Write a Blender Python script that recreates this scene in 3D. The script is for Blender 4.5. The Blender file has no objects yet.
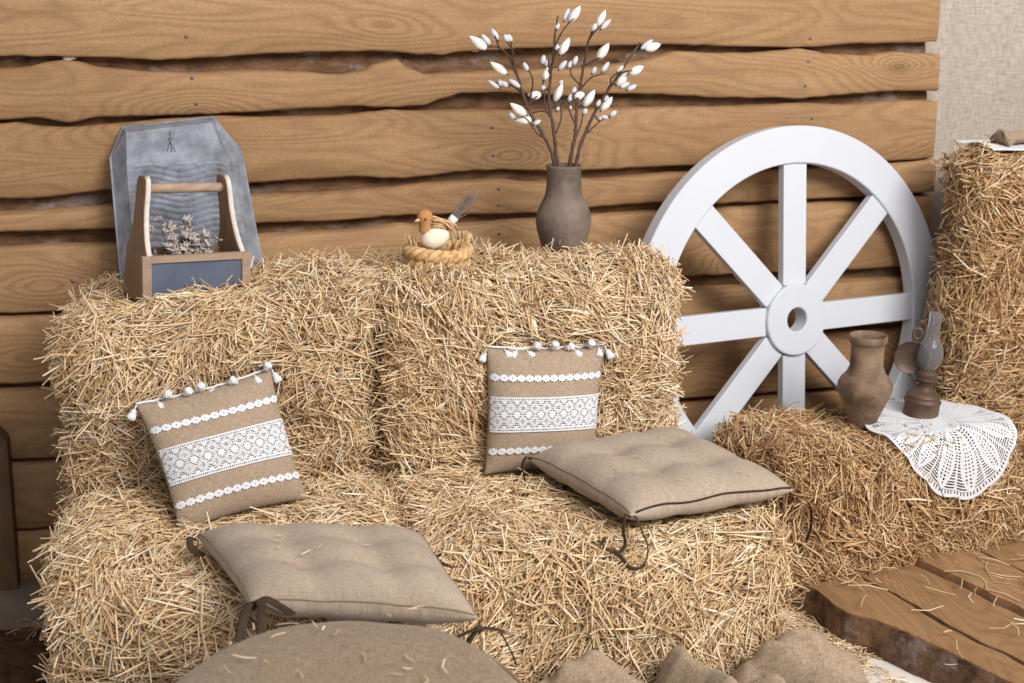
import bpy, math, random
import numpy as np
from mathutils import Vector, Matrix, noise

rng = np.random.default_rng(7)
random.seed(7)
PI = math.pi
def nvec(p):                                                       # repeatable 3-D noise vector
    p = Vector(p)
    return Vector((noise.noise(p), noise.noise(p + Vector((31.7, 5.2, 11.9))), noise.noise(p + Vector((-13.1, 47.3, 23.6)))))
scene = bpy.context.scene
col = bpy.context.collection

# ------------------------------------------------------------------ materials
def srgb(r, g, b):
    f = lambda c: c / 12.92 if c <= 0.04045 else ((c + 0.055) / 1.055) ** 2.4
    return (f(r / 255), f(g / 255), f(b / 255), 1.0)

class NT:
    """small helper round a material's node tree"""
    def __init__(s, name, rough=0.8, spec=0.3):
        s.m = bpy.data.materials.new(name); s.m.use_nodes = True
        s.t = s.m.node_tree; s.t.nodes.clear()
        s.out = s.n('ShaderNodeOutputMaterial'); s.b = s.n('ShaderNodeBsdfPrincipled')
        s.b.inputs['Roughness'].default_value = rough
        s.b.inputs['Specular IOR Level'].default_value = spec
        s.l(s.b.outputs[0], s.out.inputs[0])
    def n(s, k, **kw):
        x = s.t.nodes.new(k)
        for a, v in kw.items(): setattr(x, a, v)
        return x
    def l(s, a, b): s.t.links.new(a, b)
    def coord(s, kind='Object', scale=(1, 1, 1), loc=None):
        tc = s.n('ShaderNodeTexCoord'); mp = s.n('ShaderNodeMapping')
        mp.inputs['Scale'].default_value = scale
        s.l(tc.outputs[kind], mp.inputs['Vector'])
        if loc is not None: s.l(loc, mp.inputs['Location'])
        return mp.outputs[0]
    def noise(s, vec, scale=5, detail=4, rough=0.55, dist=0.0):
        x = s.n('ShaderNodeTexNoise'); x.inputs['Scale'].default_value = scale
        x.inputs['Detail'].default_value = detail; x.inputs['Roughness'].default_value = rough
        x.inputs['Distortion'].default_value = dist
        s.l(vec, x.inputs['Vector']); return x.outputs['Fac']
    def math(s, op, a, b=0.0, c=0.0):
        x = s.n('ShaderNodeMath', operation=op)
        for i, v in enumerate((a, b, c)):
            if isinstance(v, (int, float)): x.inputs[i].default_value = v
            else: s.l(v, x.inputs[i])
        return x.outputs[0]
    def ramp(s, fac, stops):
        x = s.n('ShaderNodeValToRGB'); e = x.color_ramp.elements
        while len(e) < len(stops): e.new(0.5)
        for el, (p, c) in zip(e, stops): el.position = p; el.color = c
        s.l(fac, x.inputs[0]); return x.outputs[0]
    def mix(s, fac, a, b, mode='MIX'):
        x = s.n('ShaderNodeMix', data_type='RGBA', blend_type=mode)
        if isinstance(fac, (int, float)): x.inputs[0].default_value = fac
        else: s.l(fac, x.inputs[0])
        for i, v in ((6, a), (7, b)):
            if isinstance(v, tuple): x.inputs[i].default_value = v
            else: s.l(v, x.inputs[i])
        return x.outputs[2]
    def color(s, c):
        if isinstance(c, tuple): s.b.inputs['Base Color'].default_value = c
        else: s.l(c, s.b.inputs['Base Color'])
    def bump(s, h, strength=0.3, dist=0.01):
        x = s.n('ShaderNodeBump'); x.inputs['Strength'].default_value = strength
        x.inputs['Distance'].default_value = dist
        s.l(h, x.inputs['Height']); s.l(x.outputs[0], s.b.inputs['Normal'])

def wood_mat(name, light, mid, dark, axis='x', rough=0.7, ring=21.0):
    m = NT(name, rough, 0.25)
    oi = m.n('ShaderNodeObjectInfo')
    off = m.n('ShaderNodeCombineXYZ')
    r = m.math('MULTIPLY', oi.outputs['Random'], 37.0)
    for i in range(3): m.l(r, off.inputs[i])
    sc = {'x': (0.75, 1, 4.2), 'y': (4.2, 0.75, 1), 'z': (4.2, 1, 0.75)}[axis]
    v = m.coord('Object', sc, off.outputs[0])
    low = m.noise(v, 1.3, 2, 0.4, 0.25)
    vo = m.n('ShaderNodeTexVoronoi', feature='F1'); vo.inputs['Scale'].default_value = 1.0
    ks = {'x': (1.9, 0.2, 4.2), 'y': (4.2, 1.9, 0.2), 'z': (4.2, 0.2, 1.9)}[axis]
    m.l(m.coord('Object', ks, off.outputs[0]), vo.inputs['Vector'])
    kd = m.math('POWER', 2.718, m.math('MULTIPLY', vo.outputs['Distance'], -5.5))
    low = m.math('ADD', low, m.math('MULTIPLY', kd, 0.42))
    low = m.math('ADD', low, m.math('MULTIPLY', m.noise(v, 14, 3, 0.6), 0.012))
    rings = m.math('SINE', m.math('MULTIPLY', low, ring * 2 * PI))
    rings = m.math('MULTIPLY_ADD', rings, 0.5, 0.5)
    rings = m.math('POWER', rings, 1.8)
    fs = {'x': (5, 60, 170), 'y': (170, 5, 60), 'z': (170, 60, 5)}[axis]
    fib = m.noise(m.coord('Object', fs, off.outputs[0]), 1.0, 3, 0.6)
    saw = m.noise(m.coord('Object', {'x': (95, 4, 11), 'y': (11, 95, 4), 'z': (11, 4, 95)}[axis], off.outputs[0]), 1.0, 2, 0.5)
    stain = m.noise(v, 1.0, 5, 0.6)
    c = m.ramp(stain, [(0.3, mid), (0.62, light)])
    c = m.mix(m.math('MULTIPLY', rings, m.math('MULTIPLY_ADD', kd, 0.35, 0.26)), c, dark)
    c = m.mix(m.ramp(fib, [(0.35, (0.22,) * 3 + (1,)), (0.7, (0, 0, 0, 1))]), c, dark)
    c = m.mix(m.ramp(saw, [(0.5, (0, 0, 0, 1)), (0.75, (0.07,) * 3 + (1,))]), c, dark)
    c = m.mix(m.ramp(m.noise(m.coord('Object', (1, 1, 1), off.outputs[0]), 150, 3, 0.7), [(0.42, (0.22,) * 3 + (1,)), (0.6, (0, 0, 0, 1))]), c, dark)
    # knots
    k = m.math('ADD', vo.outputs['Distance'], m.math('MULTIPLY', m.noise(v, 9, 2), 0.03))
    kn = m.ramp(k, [(0.03, (0.8,) * 3 + (1,)), (0.055, (0.35,) * 3 + (1,)), (0.12, (0, 0, 0, 1))])
    c = m.mix(kn, c, (dark[0] * .45, dark[1] * .4, dark[2] * .4, 1))
    m.color(c)
    m.bump(m.math('ADD', m.math('MULTIPLY', fib, 0.6), m.math('MULTIPLY', saw, 0.3)), 0.35, 0.004)
    return m.m

def bark_mat(name, a, b, grey):
    m = NT(name, 0.9, 0.15)
    v = m.coord('Object', (1, 2.2, 2.2))
    n1 = m.noise(v, 9, 6, 0.65, 0.5); n2 = m.noise(v, 5, 5, 0.7)
    c = m.ramp(n1, [(0.32, a), (0.62, b)])
    c = m.mix(m.ramp(n2, [(0.56, (0, 0, 0, 1)), (0.66, (0.75,) * 3 + (1,))]), c, grey)
    m.color(c); m.bump(m.noise(v, 22, 6, 0.7), 0.9, 0.012)
    return m.m

def burlap_mat(name, base, dark, light, uv=True, thread=260.0):
    m = NT(name, 0.95, 0.1)
    k = 'UV' if uv else 'Object'
    a = m.noise(m.coord(k, (thread, thread * .16, thread * .5)), 1.0, 2, 0.6)
    b = m.noise(m.coord(k, (thread * .16, thread, thread * .16)), 1.0, 2, 0.6)
    w = m.math('MULTIPLY', m.math('ADD', a, b), 0.5)
    c = m.ramp(w, [(0.34, dark), (0.5, base), (0.66, light)])
    blot = m.noise(m.coord(k, (1, 1, 1)), 9, 4, 0.6)
    c = m.mix(m.ramp(blot, [(0.4, (0.16,) * 3 + (1,)), (0.6, (0, 0, 0, 1))]), c, dark)
    m.color(c); m.bump(w, 0.5, 0.002)
    m.b.inputs['Sheen Weight'].default_value = 0.12
    return m.m

def plain_mat(name, c, rough=0.6, spec=0.3, var=0.0, scale=8, c2=None, bump=0.0, bscale=60, metal=0.0):
    m = NT(name, rough, spec); m.b.inputs['Metallic'].default_value = metal
    if var or c2:
        n = m.noise(m.coord('Object'), scale, 6, 0.62)
        m.color(m.ramp(n, [(0.35, c2 or tuple(x * (1 - var) for x in c[:3]) + (1,)), (0.62, c)]))
    else: m.color(c)
    if bump: m.bump(m.noise(m.coord('Object'), bscale, 4, 0.6), bump, 0.004)
    return m.m

def straw_mat(name, stops, tint):
    m = NT(name, 0.6, 0.28)
    g = m.n('ShaderNodeNewGeometry')
    c = m.ramp(g.outputs['Random Per Island'], stops)
    n = m.noise(m.coord('Object'), 5.5, 3, 0.6)
    c = m.mix(m.ramp(n, [(0.42, (0.6,) * 3 + (1,)), (0.62, (0, 0, 0, 1))]), c, tint, 'MULTIPLY')
    m.color(c)
    return m.m

M = {}
M['board'] = wood_mat('pine_board', srgb(184, 147, 107), srgb(160, 124, 86), srgb(110, 78, 51))
M['post'] = wood_mat('old_post_wood', srgb(112, 84, 60), srgb(92, 68, 48), srgb(58, 42, 30), 'z')
M['deck'] = wood_mat('deck_wood', srgb(172, 136, 98), srgb(148, 112, 77), srgb(106, 76, 50), 'y')
M['bark'] = bark_mat('bark', srgb(78, 56, 40), srgb(138, 106, 80), srgb(150, 142, 142))
M['bark_deck'] = bark_mat('deck_bark', srgb(70, 52, 40), srgb(126, 98, 76), srgb(140, 130, 126))
HAY = [(0.0, srgb(166, 132, 96)), (0.13, srgb(212, 177, 136)), (0.38, srgb(232, 202, 160)), (0.65, srgb(241, 217, 180)),
       (0.85, srgb(243, 222, 190)), (1.0, srgb(254, 245, 226))]
HAYB = [(0.0, srgb(136, 104, 72)), (0.22, srgb(186, 148, 108)), (0.5, srgb(212, 175, 130)), (0.78, srgb(226, 194, 150)),
        (0.92, srgb(238, 212, 174)), (1.0, srgb(248, 234, 208))]
M['straw'] = straw_mat('straw', HAY, (0.88, 0.82, 0.74, 1))
M['straw_tan'] = straw_mat('straw_tan', HAYB, (0.84, 0.75, 0.64, 1))
M['core'] = plain_mat('hay_core', srgb(150, 110, 68), 0.9, 0.1, 0.5, 40, None, 1.0, 90)
M['fabric'] = burlap_mat('cushion_burlap', srgb(166, 149, 132), srgb(147, 130, 113), srgb(182, 165, 148), thread=420)
M['pillow'] = burlap_mat('pillow_burlap', srgb(164, 144, 124), srgb(137, 117, 97), srgb(184, 164, 143), thread=480)
M['pouf'] = burlap_mat('pouf_burlap', srgb(140, 120, 100), srgb(114, 95, 77), srgb(158, 138, 117), thread=300)
M['sack'] = burlap_mat('sackcloth', srgb(158, 138, 116), srgb(128, 108, 88), srgb(180, 160, 138), thread=300)
M['drop'] = burlap_mat('backdrop_burlap', srgb(178, 166, 154), srgb(156, 143, 130), srgb(196, 186, 174), thread=170)
M['white'] = plain_mat('white_paint', srgb(206, 209, 217), 0.45, 0.35, 0.03, 3)
M['lace'] = plain_mat('white_lace', srgb(226, 226, 230), 0.9, 0.1, 0.05, 200, None, 0.4, 500)
M['clay'] = plain_mat('grey_clay', srgb(132, 116, 104), 0.75, 0.25, 0, 12, srgb(98, 84, 75), 0.35, 45)
M['clay_in'] = plain_mat('clay_inside', srgb(104, 78, 60), 0.9, 0.1, 0.3, 8)
M['clay_jug'] = plain_mat('brown_clay', srgb(142, 120, 100), 0.75, 0.25, 0, 13, srgb(90, 70, 54), 0.35, 45)
M['tray'] = plain_mat('grey_painted_wood', srgb(150, 154, 164), 0.65, 0.3, 0, 18, srgb(112, 114, 122), 0.4, 60)
M['box'] = wood_mat('box_wood', srgb(184, 160, 138), srgb(160, 134, 112), srgb(120, 96, 76), 'x')
M['boxend'] = wood_mat('box_end_wood', srgb(160, 128, 100), srgb(136, 106, 82), srgb(94, 70, 52), 'z')
M['edge'] = plain_mat('worn_white_edge', srgb(222, 214, 206), 0.7, 0.2, 0.2, 60)
M['slate'] = plain_mat('slate', srgb(96, 106, 124), 0.75, 0.2, 0, 9, srgb(84, 92, 108))
M['twig'] = plain_mat('twig_bark', srgb(98, 76, 64), 0.85, 0.2, 0.4, 120)
M['bud'] = plain_mat('white_bud', srgb(240, 236, 230), 0.7, 0.2, 0.12, 60)
M['budgrey'] = plain_mat('grey_bud', srgb(206, 206, 212), 0.85, 0.15, 0.15, 80)
M['dry'] = plain_mat('dried_flower', srgb(196, 186, 180), 0.85, 0.15, 0, 60, srgb(134, 122, 118))
M['drystem'] = plain_mat('dried_stem', srgb(128, 112, 100), 0.85, 0.15, 0.3, 80)
M['rope'] = plain_mat('raffia_rope', srgb(222, 186, 138), 0.8, 0.2, 0, 60, srgb(180, 140, 94), 0.5, 200)
M['raffia'] = plain_mat('raffia', srgb(220, 188, 144), 0.8, 0.2, 0, 90, srgb(176, 138, 94))
M['felt'] = plain_mat('brown_felt', srgb(184, 134, 88), 0.95, 0.1, 0.12, 60)
M['plush'] = plain_mat('cream_plush', srgb(240, 226, 204), 0.95, 0.1, 0.1, 40, None, 0.5, 120)
M['black'] = plain_mat('black_bead', srgb(26, 22, 20), 0.25, 0.5)
M['beak'] = plain_mat('beak', srgb(226, 178, 130), 0.7, 0.2)
M['ribbon'] = plain_mat('brown_ribbon', srgb(74, 58, 46), 0.85, 0.15, 0.25, 80)
M['zip'] = plain_mat('dark_zip', srgb(58, 44, 38), 0.8, 0.2)
M['iron'] = plain_mat('rusted_metal', srgb(112, 88, 72), 0.55, 0.4, 0, 14, srgb(82, 62, 50), 0.2, 80, 0.35)
M['reflector'] = plain_mat('dull_reflector', srgb(98, 78, 66), 0.5, 0.4, 0, 9, srgb(76, 60, 50), 0.15, 60, 0.4)
M['steel'] = plain_mat('nail_steel', srgb(96, 100, 112), 0.45, 0.5, 0.2, 50, None, 0, 60, 0.6)
M['floor'] = plain_mat('pale_floor', srgb(226, 220, 214), 0.7, 0.25, 0, 4, srgb(206, 198, 190))
M['ledge'] = wood_mat('grey_ledge_wood', srgb(126, 112, 100), srgb(104, 91, 80), srgb(76, 64, 54))
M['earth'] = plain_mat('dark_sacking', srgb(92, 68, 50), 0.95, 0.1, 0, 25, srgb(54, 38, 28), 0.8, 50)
M['twine'] = plain_mat('baling_twine', srgb(206, 196, 184), 0.8, 0.2)
M['seam'] = plain_mat('seam_thread', srgb(140, 118, 94), 0.9, 0.1)
g = NT('lamp_glass', 0.03, 0.5)
g.b.inputs['Base Color'].default_value = srgb(226, 226, 228)
g.b.inputs['Transmission Weight'].default_value = 0.92
g.b.inputs['IOR'].default_value = 1.2
g.b.inputs['Roughness'].default_value = 0.05
M['glass'] = g.m

# ------------------------------------------------------------------ mesh helpers
class MB:
    def __init__(s): s.v = []; s.f = []; s.uv = []
    def add(s, vs, fs):
        b = len(s.v); s.v += [tuple(p) for p in vs]; s.f += [tuple(i + b for i in f) for f in fs]
    def grid(s, fn, nu, nv, closeu=False, closev=False, flip=False):
        b = len(s.v)
        for j in range(nv):
            for i in range(nu): s.v.append(tuple(fn(i, j)))
        for j in range(nv if closev else nv - 1):
            for i in range(nu if closeu else nu - 1):
                a = b + j * nu + i; c = b + j * nu + (i + 1) % nu
                d = b + ((j + 1) % nv) * nu + (i + 1) % nu; e = b + ((j + 1) % nv) * nu + i
                s.f.append((a, e, d, c) if flip else (a, c, d, e))
    def box(s, lo, hi, mat=None):
        x0, y0, z0 = lo; x1, y1, z1 = hi
        vs = [(x0, y0, z0), (x1, y0, z0), (x1, y1, z0), (x0, y1, z0), (x0, y0, z1), (x1, y0, z1), (x1, y1, z1), (x0, y1, z1)]
        if mat is not None: vs = [mat @ Vector(p) for p in vs]
        s.add(vs, [(0, 3, 2, 1), (4, 5, 6, 7), (0, 1, 5, 4), (1, 2, 6, 5), (2, 3, 7, 6), (3, 0, 4, 7)])
    def lathe(s, prof, n=32, at=(0, 0, 0), mat=None):
        def fn(i, j):
            r, z = prof[j]; a = 2 * PI * i / n
            p = Vector((at[0] + r * math.cos(a), at[1] + r * math.sin(a), at[2] + z))
            return mat @ p if mat is not None else p
        s.grid(fn, n, len(prof), closeu=True)
    def tube(s, path, r, n=8, flat=1.0, up=(0, 0, 1), closed=False, cap=True):
        P = [Vector(p) for p in path]; k = len(P)
        rr = r if isinstance(r, (list, tuple)) else [r] * k
        rings = []; ref = Vector(up)
        for i in range(k):
            if closed: t = P[(i + 1) % k] - P[i - 1]
            else: t = P[min(i + 1, k - 1)] - P[max(i - 1, 0)]
            if t.length < 1e-9: t = Vector((0, 0, 1))
            t.normalize()
            a = ref - t * ref.dot(t)
            if a.length < 1e-4: a = t.orthogonal()
            a.normalize(); ref = a; bb = t.cross(a)
            rings.append([P[i] + (a * math.cos(2 * PI * q / n) * flat + bb * math.sin(2 * PI * q / n)) * rr[i] for q in range(n)])
        b = len(s.v)
        for ring in rings: s.v += [tuple(p) for p in ring]
        for i in range(k if closed else k - 1):
            for q in range(n):
                i2 = (i + 1) % k
                s.f.append((b + i * n + q, b + i * n + (q + 1) % n, b + i2 * n + (q + 1) % n, b + i2 * n + q))
        if cap and not closed:
            s.f.append(tuple(b + q for q in reversed(range(n)))); s.f.append(tuple(b + (k - 1) * n + q for q in range(n)))
    def ball(s, c, r, nu=16, nv=10, mat=None, noisy=0.0, seed=0.0):
        rx, ry, rz = r if isinstance(r, (tuple, list)) else (r, r, r)
        c = Vector(c)
        def fn(i, j):
            a = 2 * PI * i / nu; e = -PI / 2 + PI * j / (nv - 1)
            p = Vector((rx * math.cos(e) * math.cos(a), ry * math.cos(e) * math.sin(a), rz * math.sin(e)))
            if noisy: p *= 1 + noisy * noise.noise(p * (2.2 / max(rx, ry, rz)) + Vector((seed, seed * .7, 3)))
            if mat is not None: p = mat @ p
            return c + p
        s.grid(fn, nu, nv, closeu=True)
    def prism(s, poly, fn0, fn1):
        """polygon swept from fn0(p) to fn1(p)"""
        n = len(poly); b = len(s.v)
        s.v += [tuple(fn0(p)) for p in poly] + [tuple(fn1(p)) for p in poly]
        s.f.append(tuple(b + i for i in reversed(range(n)))); s.f.append(tuple(b + n + i for i in range(n)))
        for i in range(n): s.f.append((b + i, b + (i + 1) % n, b + n + (i + 1) % n, b + n + i))
    def build(s, name, m, parent=None, world=True, smooth=True, uv=None, merge=0.0, recalc=True, bevel=0.0):
        import bmesh
        off = Vector(parent_loc(parent)) if (parent is not None and world) else Vector((0, 0, 0))
        me = bpy.data.meshes.new(name)
        me.from_pydata([tuple(Vector(p) - off) for p in s.v], [], s.f)
        if uv is not None:
            ul = me.uv_layers.new(name='UVMap')
            vi = np.empty(len(me.loops), dtype=np.int32); me.loops.foreach_get('vertex_index', vi)
            ul.data.foreach_set('uv', np.asarray(uv, dtype=np.float32)[vi].ravel())
        if recalc or merge or bevel:
            bm = bmesh.new(); bm.from_mesh(me)
            if merge: bmesh.ops.remove_doubles(bm, verts=bm.verts, dist=merge)
            if recalc: bmesh.ops.recalc_face_normals(bm, faces=bm.faces)
            if bevel:
                ed = [e for e in bm.edges if len(e.link_faces) == 2 and e.calc_face_angle(0) > 0.6]
                bmesh.ops.bevel(bm, geom=ed, offset=bevel, segments=2, profile=0.6, affect='EDGES')
            bm.to_mesh(me); bm.free()
        me.materials.append(M[m])
        o = bpy.data.objects.new(name, me); col.objects.link(o)
        if smooth:
            me.polygons.foreach_set('use_smooth', [True] * len(me.polygons))
            if smooth != 'all':
                try: me.set_sharp_from_angle(angle=math.radians(smooth if smooth is not True else 40))
                except Exception: pass
        if parent is not None: o.parent = parent
        return o

LOC = {}
def parent_loc(p):
    q = Vector((0, 0, 0))
    while p is not None:
        q = q + Vector(p.location); p = p.parent
    return q

def tag(o, label=None, cat=None, group=None, kind=None):
    if label: o['label'] = label
    if cat: o['category'] = cat
    if group: o['group'] = group
    if kind: o['kind'] = kind
    return o

def thing(name, loc, label, cat, group=None):
    o = bpy.data.objects.new(name, None); o.empty_display_size = 0.05; col.objects.link(o)
    o.location = loc
    return tag(o, label, cat, group)

def copy_tree(o, parent=None):
    c = o.copy(); col.objects.link(c)
    if parent is not None: c.parent = parent
    for ch in [x for x in scene.objects if x.parent == o]: copy_tree(ch, c)
    return c

def lerp_list(L, x):
    if x <= L[0][0]: return L[0][1]
    for (a, va), (b, vb) in zip(L, L[1:]):
        if x <= b:
            t = (x - a) / (b - a); t = t * t * (3 - 2 * t) * .5 + t * .5
            return va + (vb - va) * t
    return L[-1][1]

def spline(pts, n):
    """Catmull-Rom through pts"""
    P = [Vector(p) for p in pts]; out = []; k = len(P)
    for i in range(n):
        t = i / (n - 1) * (k - 1); j = min(int(t), k - 2); u = t - j
        p0 = P[max(j - 1, 0)]; p1 = P[j]; p2 = P[j + 1]; p3 = P[min(j + 2, k - 1)]
        out.append(0.5 * ((2 * p1) + (p2 - p0) * u + (2 * p0 - 5 * p1 + 4 * p2 - p3) * u * u + (3 * p1 - p0 - 3 * p2 + p3) * u ** 3))
    return out
# ------------------------------------------------------------------ the setting
mb = MB(); mb.box((-2.2, .6, -.1), (4.0, 4.2, 0)); f = mb.build('floor', 'floor', smooth=False); tag(f, kind='structure')
WY = 3.58
BOARD_EDGES = [
    (None,
     [(-0.389, 1.616), (0.355, 1.622), (2.257, 1.637)]),
    ([(-0.39, 1.597), (0.355, 1.604), (1.187, 1.61), (2.259, 1.614)],
     [(-0.405, 1.443), (-0.261, 1.439), (-0.139, 1.437), (-0.015, 1.427), (0.112, 1.432), (0.242, 1.441), (0.481, 1.444), (0.549, 1.445), (0.673, 1.434), (0.728, 1.432), (0.813, 1.442), (0.956, 1.446), (1.189, 1.452), (1.412, 1.453), (1.555, 1.448), (1.712, 1.443), (1.873, 1.442), (1.971, 1.45), (2.136, 1.451), (2.275, 1.453)]),
    ([(-0.409, 1.406), (-0.337, 1.41), (-0.287, 1.422), (-0.258, 1.426), (-0.226, 1.423), (-0.166, 1.405), (-0.042, 1.393), (0.084, 1.388), (0.214, 1.392), (0.345, 1.387), (0.452, 1.378), (0.52, 1.387), (0.545, 1.405), (0.612, 1.418), (0.633, 1.396), (0.7, 1.374), (0.784, 1.378), (0.898, 1.382), (1.072, 1.384), (1.191, 1.388), (1.311, 1.401), (1.432, 1.43), (1.556, 1.423), (1.65, 1.422), (1.745, 1.426), (1.809, 1.434), (1.907, 1.416), (2.04, 1.409), (2.139, 1.419), (2.276, 1.412)],
     [(-0.421, 1.283), (-0.348, 1.287), (-0.251, 1.272), (-0.176, 1.285), (-0.05, 1.285), (0.078, 1.285), (0.209, 1.289), (0.341, 1.295), (0.477, 1.298), (0.614, 1.293), (0.684, 1.298), (0.727, 1.311), (0.783, 1.326), (0.898, 1.327), (1.073, 1.315), (1.192, 1.318), (1.313, 1.316), (1.467, 1.307), (1.561, 1.3), (1.688, 1.297), (1.818, 1.292), (1.982, 1.301), (2.149, 1.309), (2.282, 1.307)]),
    ([(-0.422, 1.268), (-0.386, 1.27), (-0.326, 1.258), (-0.253, 1.254), (-0.153, 1.259), (-0.026, 1.269), (0.116, 1.276), (0.234, 1.268), (0.34, 1.268), (0.448, 1.268), (0.586, 1.281), (0.67, 1.276), (0.84, 1.273), (1.014, 1.269), (1.193, 1.27), (1.469, 1.27), (1.563, 1.268), (1.722, 1.27), (1.819, 1.274), (1.984, 1.265), (2.152, 1.273), (2.279, 1.271)],
     [(-0.44, 1.081), (-0.367, 1.078), (-0.292, 1.083), (-0.191, 1.092), (-0.064, 1.093), (0.185, 1.097), (0.333, 1.103), (0.47, 1.106), (0.61, 1.096), (0.695, 1.101), (0.781, 1.11), (0.897, 1.111), (1.075, 1.1), (1.196, 1.101), (1.319, 1.103), (1.443, 1.105), (1.699, 1.1), (1.963, 1.097), (2.15, 1.097), (2.236, 1.098), (2.295, 1.105)]),
    ([(-0.444, 1.036), (-0.321, 1.037), (-0.195, 1.045), (0.011, 1.052), (0.196, 1.056), (0.331, 1.056), (0.469, 1.059), (0.553, 1.064), (0.723, 1.075), (0.897, 1.077), (0.986, 1.065), (1.136, 1.072), (1.197, 1.067), (1.319, 1.074), (1.444, 1.078), (1.7, 1.076), (1.965, 1.079), (2.168, 1.084), (2.296, 1.093)],
     [(-0.449, 0.994), (-0.3, 0.99), (-0.148, 0.989), (0.007, 0.99), (0.193, 0.987), (0.328, 0.987), (0.439, 0.984), (0.607, 0.992), (0.751, 0.99), (0.897, 0.983), (1.016, 0.983), (1.167, 0.992), (1.322, 0.997), (1.447, 0.998), (1.575, 0.987), (1.837, 0.989), (2.039, 0.99), (2.291, 0.996)]),
    ([(-0.453, 0.944), (-0.304, 0.945), (-0.152, 0.94), (0.031, 0.942), (0.191, 0.946), (0.465, 0.947), (0.607, 0.961), (0.692, 0.951), (0.956, 0.957), (1.168, 0.962), (1.322, 0.965), (1.448, 0.962), (1.544, 0.961), (1.706, 0.97), (1.838, 0.97), (2.041, 0.968), (2.293, 0.977)],
     [(-0.47, 0.775), (-0.319, 0.772), (0.046, 0.766), (0.602, 0.765), (1.202, 0.766), (1.488, 0.769), (1.851, 0.765), (2.126, 0.76), (2.313, 0.763)]),
    ([(-0.471, 0.759), (-0.32, 0.755), (0.045, 0.749), (0.602, 0.741), (1.203, 0.73), (1.489, 0.722), (1.653, 0.719), (1.854, 0.72), (2.13, 0.718), (2.321, 0.72)],
     [(-0.489, 0.58), (-0.336, 0.577), (0.035, 0.575), (0.598, 0.581), (1.206, 0.582), (1.495, 0.581), (1.863, 0.576), (2.335, 0.575)]),
    ([(-0.491, 0.558), (-0.338, 0.554), (0.033, 0.552), (0.598, 0.557), (1.206, 0.557), (1.496, 0.559), (1.865, 0.553), (2.337, 0.555)],
     [(-0.509, 0.365), (-0.354, 0.36), (0.022, 0.37), (0.594, 0.381), (1.209, 0.383), (1.536, 0.382), (1.876, 0.378), (2.353, 0.382)]),
    ([(-0.511, 0.348), (-0.356, 0.342), (0.021, 0.352), (0.593, 0.356), (1.21, 0.357), (1.537, 0.356), (1.877, 0.352), (2.356, 0.355)],
     [(-0.529, 0.159), (-0.372, 0.157), (0.01, 0.174), (0.589, 0.191), (1.213, 0.198), (1.543, 0.201), (1.888, 0.19), (2.372, 0.188)]),
    ([(-0.531, 0.144), (-0.373, 0.142), (0.009, 0.159), (0.589, 0.175), (1.213, 0.182), (1.544, 0.184), (1.889, 0.172), (2.373, 0.174)],
     None),
]

wall = MB(); wall.box((-2.2, WY + .09, 0), (2.25, WY + .14, 1.95)); wall = wall.build('wall_back', 'bark', smooth=False)
tag(wall, kind='structure')
XL = -1.3
BOARD_XR = (2.258, 2.262, 2.279, 2.283, 2.295, 2.293, 2.30, 2.30, 2.30, 2.30)
NAILS = {1: [(.055, 1.484), (1.840, 1.464)], 2: [(.063, 1.378), (.070, 1.311), (1.838, 1.398), (1.832, 1.327)], 3: [(.874, 1.229), (.877, 1.150), (1.860, 1.230), (1.88, 1.14)],
         4: [(.893, 1.055), (.893, 1.008)], 5: [(.893, .925), (-.28, .85)], 6: [(-.30, .66)]}
for k, (top, bot) in enumerate(BOARD_EDGES):
    if top is None: top = [(XL, 1.78), (2.3, 1.80)]
    if bot is None: bot = [(XL, .004), (2.4, .004)]
    xr = BOARD_XR[k]
    n = 220
    def sec(i, j, k=k, top=top, bot=bot, xr=xr):
        x = XL + (xr - XL) * i / (n - 1)
        w = .0022 * noise.noise(Vector((x * 26, k * 5.3, 0)))
        zt = lerp_list(top, x) + w; zb = max(lerp_list(bot, x) + w * 1.3, .004)
        h = zt - zb; wt = .003 + .003 * noise.noise(Vector((x * 3, k * 2, 5))); wb = .004 + .004 * noise.noise(Vector((x * 3, k * 2, 9)))
        S = [(WY + .075, zt + wt), (WY + .006, zt + .002), (WY, zt - .005), (WY, zt - h * .35), (WY, zt - h * .65), (WY, zb + .005), (WY + .006, zb - .002), (WY + .075, zb - wb if zb > .02 else zb)]
        y, z = S[j]
        return (x + .003 * noise.noise(Vector((z * 40, k, 2))) * (i == n - 1), y, z)
    b = MB(); b.grid(sec, n, 8, closev=True)
    b.f.append(tuple(j * n + n - 1 for j in range(8))); b.f.append(tuple(j * n for j in reversed(range(8))))
    o = b.build('wall_board', 'board', wall, world=False, smooth=50)
    for (nx, nz) in NAILS.get(k, ()):
        q = MB(); q.lathe([(0, 0), (.0042, 0), (.0046, .0016), (.003, .003), (0, .0034)], 10, (0, 0, 0), Matrix.Translation((nx, WY + .0005, nz)) @ Matrix.Rotation(PI / 2, 4, 'X'))
        q.build('nail', 'steel', o, world=False)
    if k < 9:                                                       # the barked slab that shows in the gap below this board
        nt = BOARD_EDGES[k + 1][0]
        def slab(i, j, k=k, bot=bot, nt=nt, xr=xr):
            x = XL + (min(xr, BOARD_XR[k + 1]) - .004 - XL) * i / (n - 1)
            zu = lerp_list(bot, x) + .03; zl = lerp_list(nt, x) - .045
            t = j / 8; z = zl + (zu - zl) * t
            y = WY + .085 - .034 * math.sin(PI * t) - .008 * noise.noise(Vector((x * 14, z * 30, k)))
            return (x, y, z)
        b = MB(); b.grid(slab, n, 9)
        b.build('bark_slab', 'bark', wall, world=False, smooth='all', recalc=False)
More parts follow.
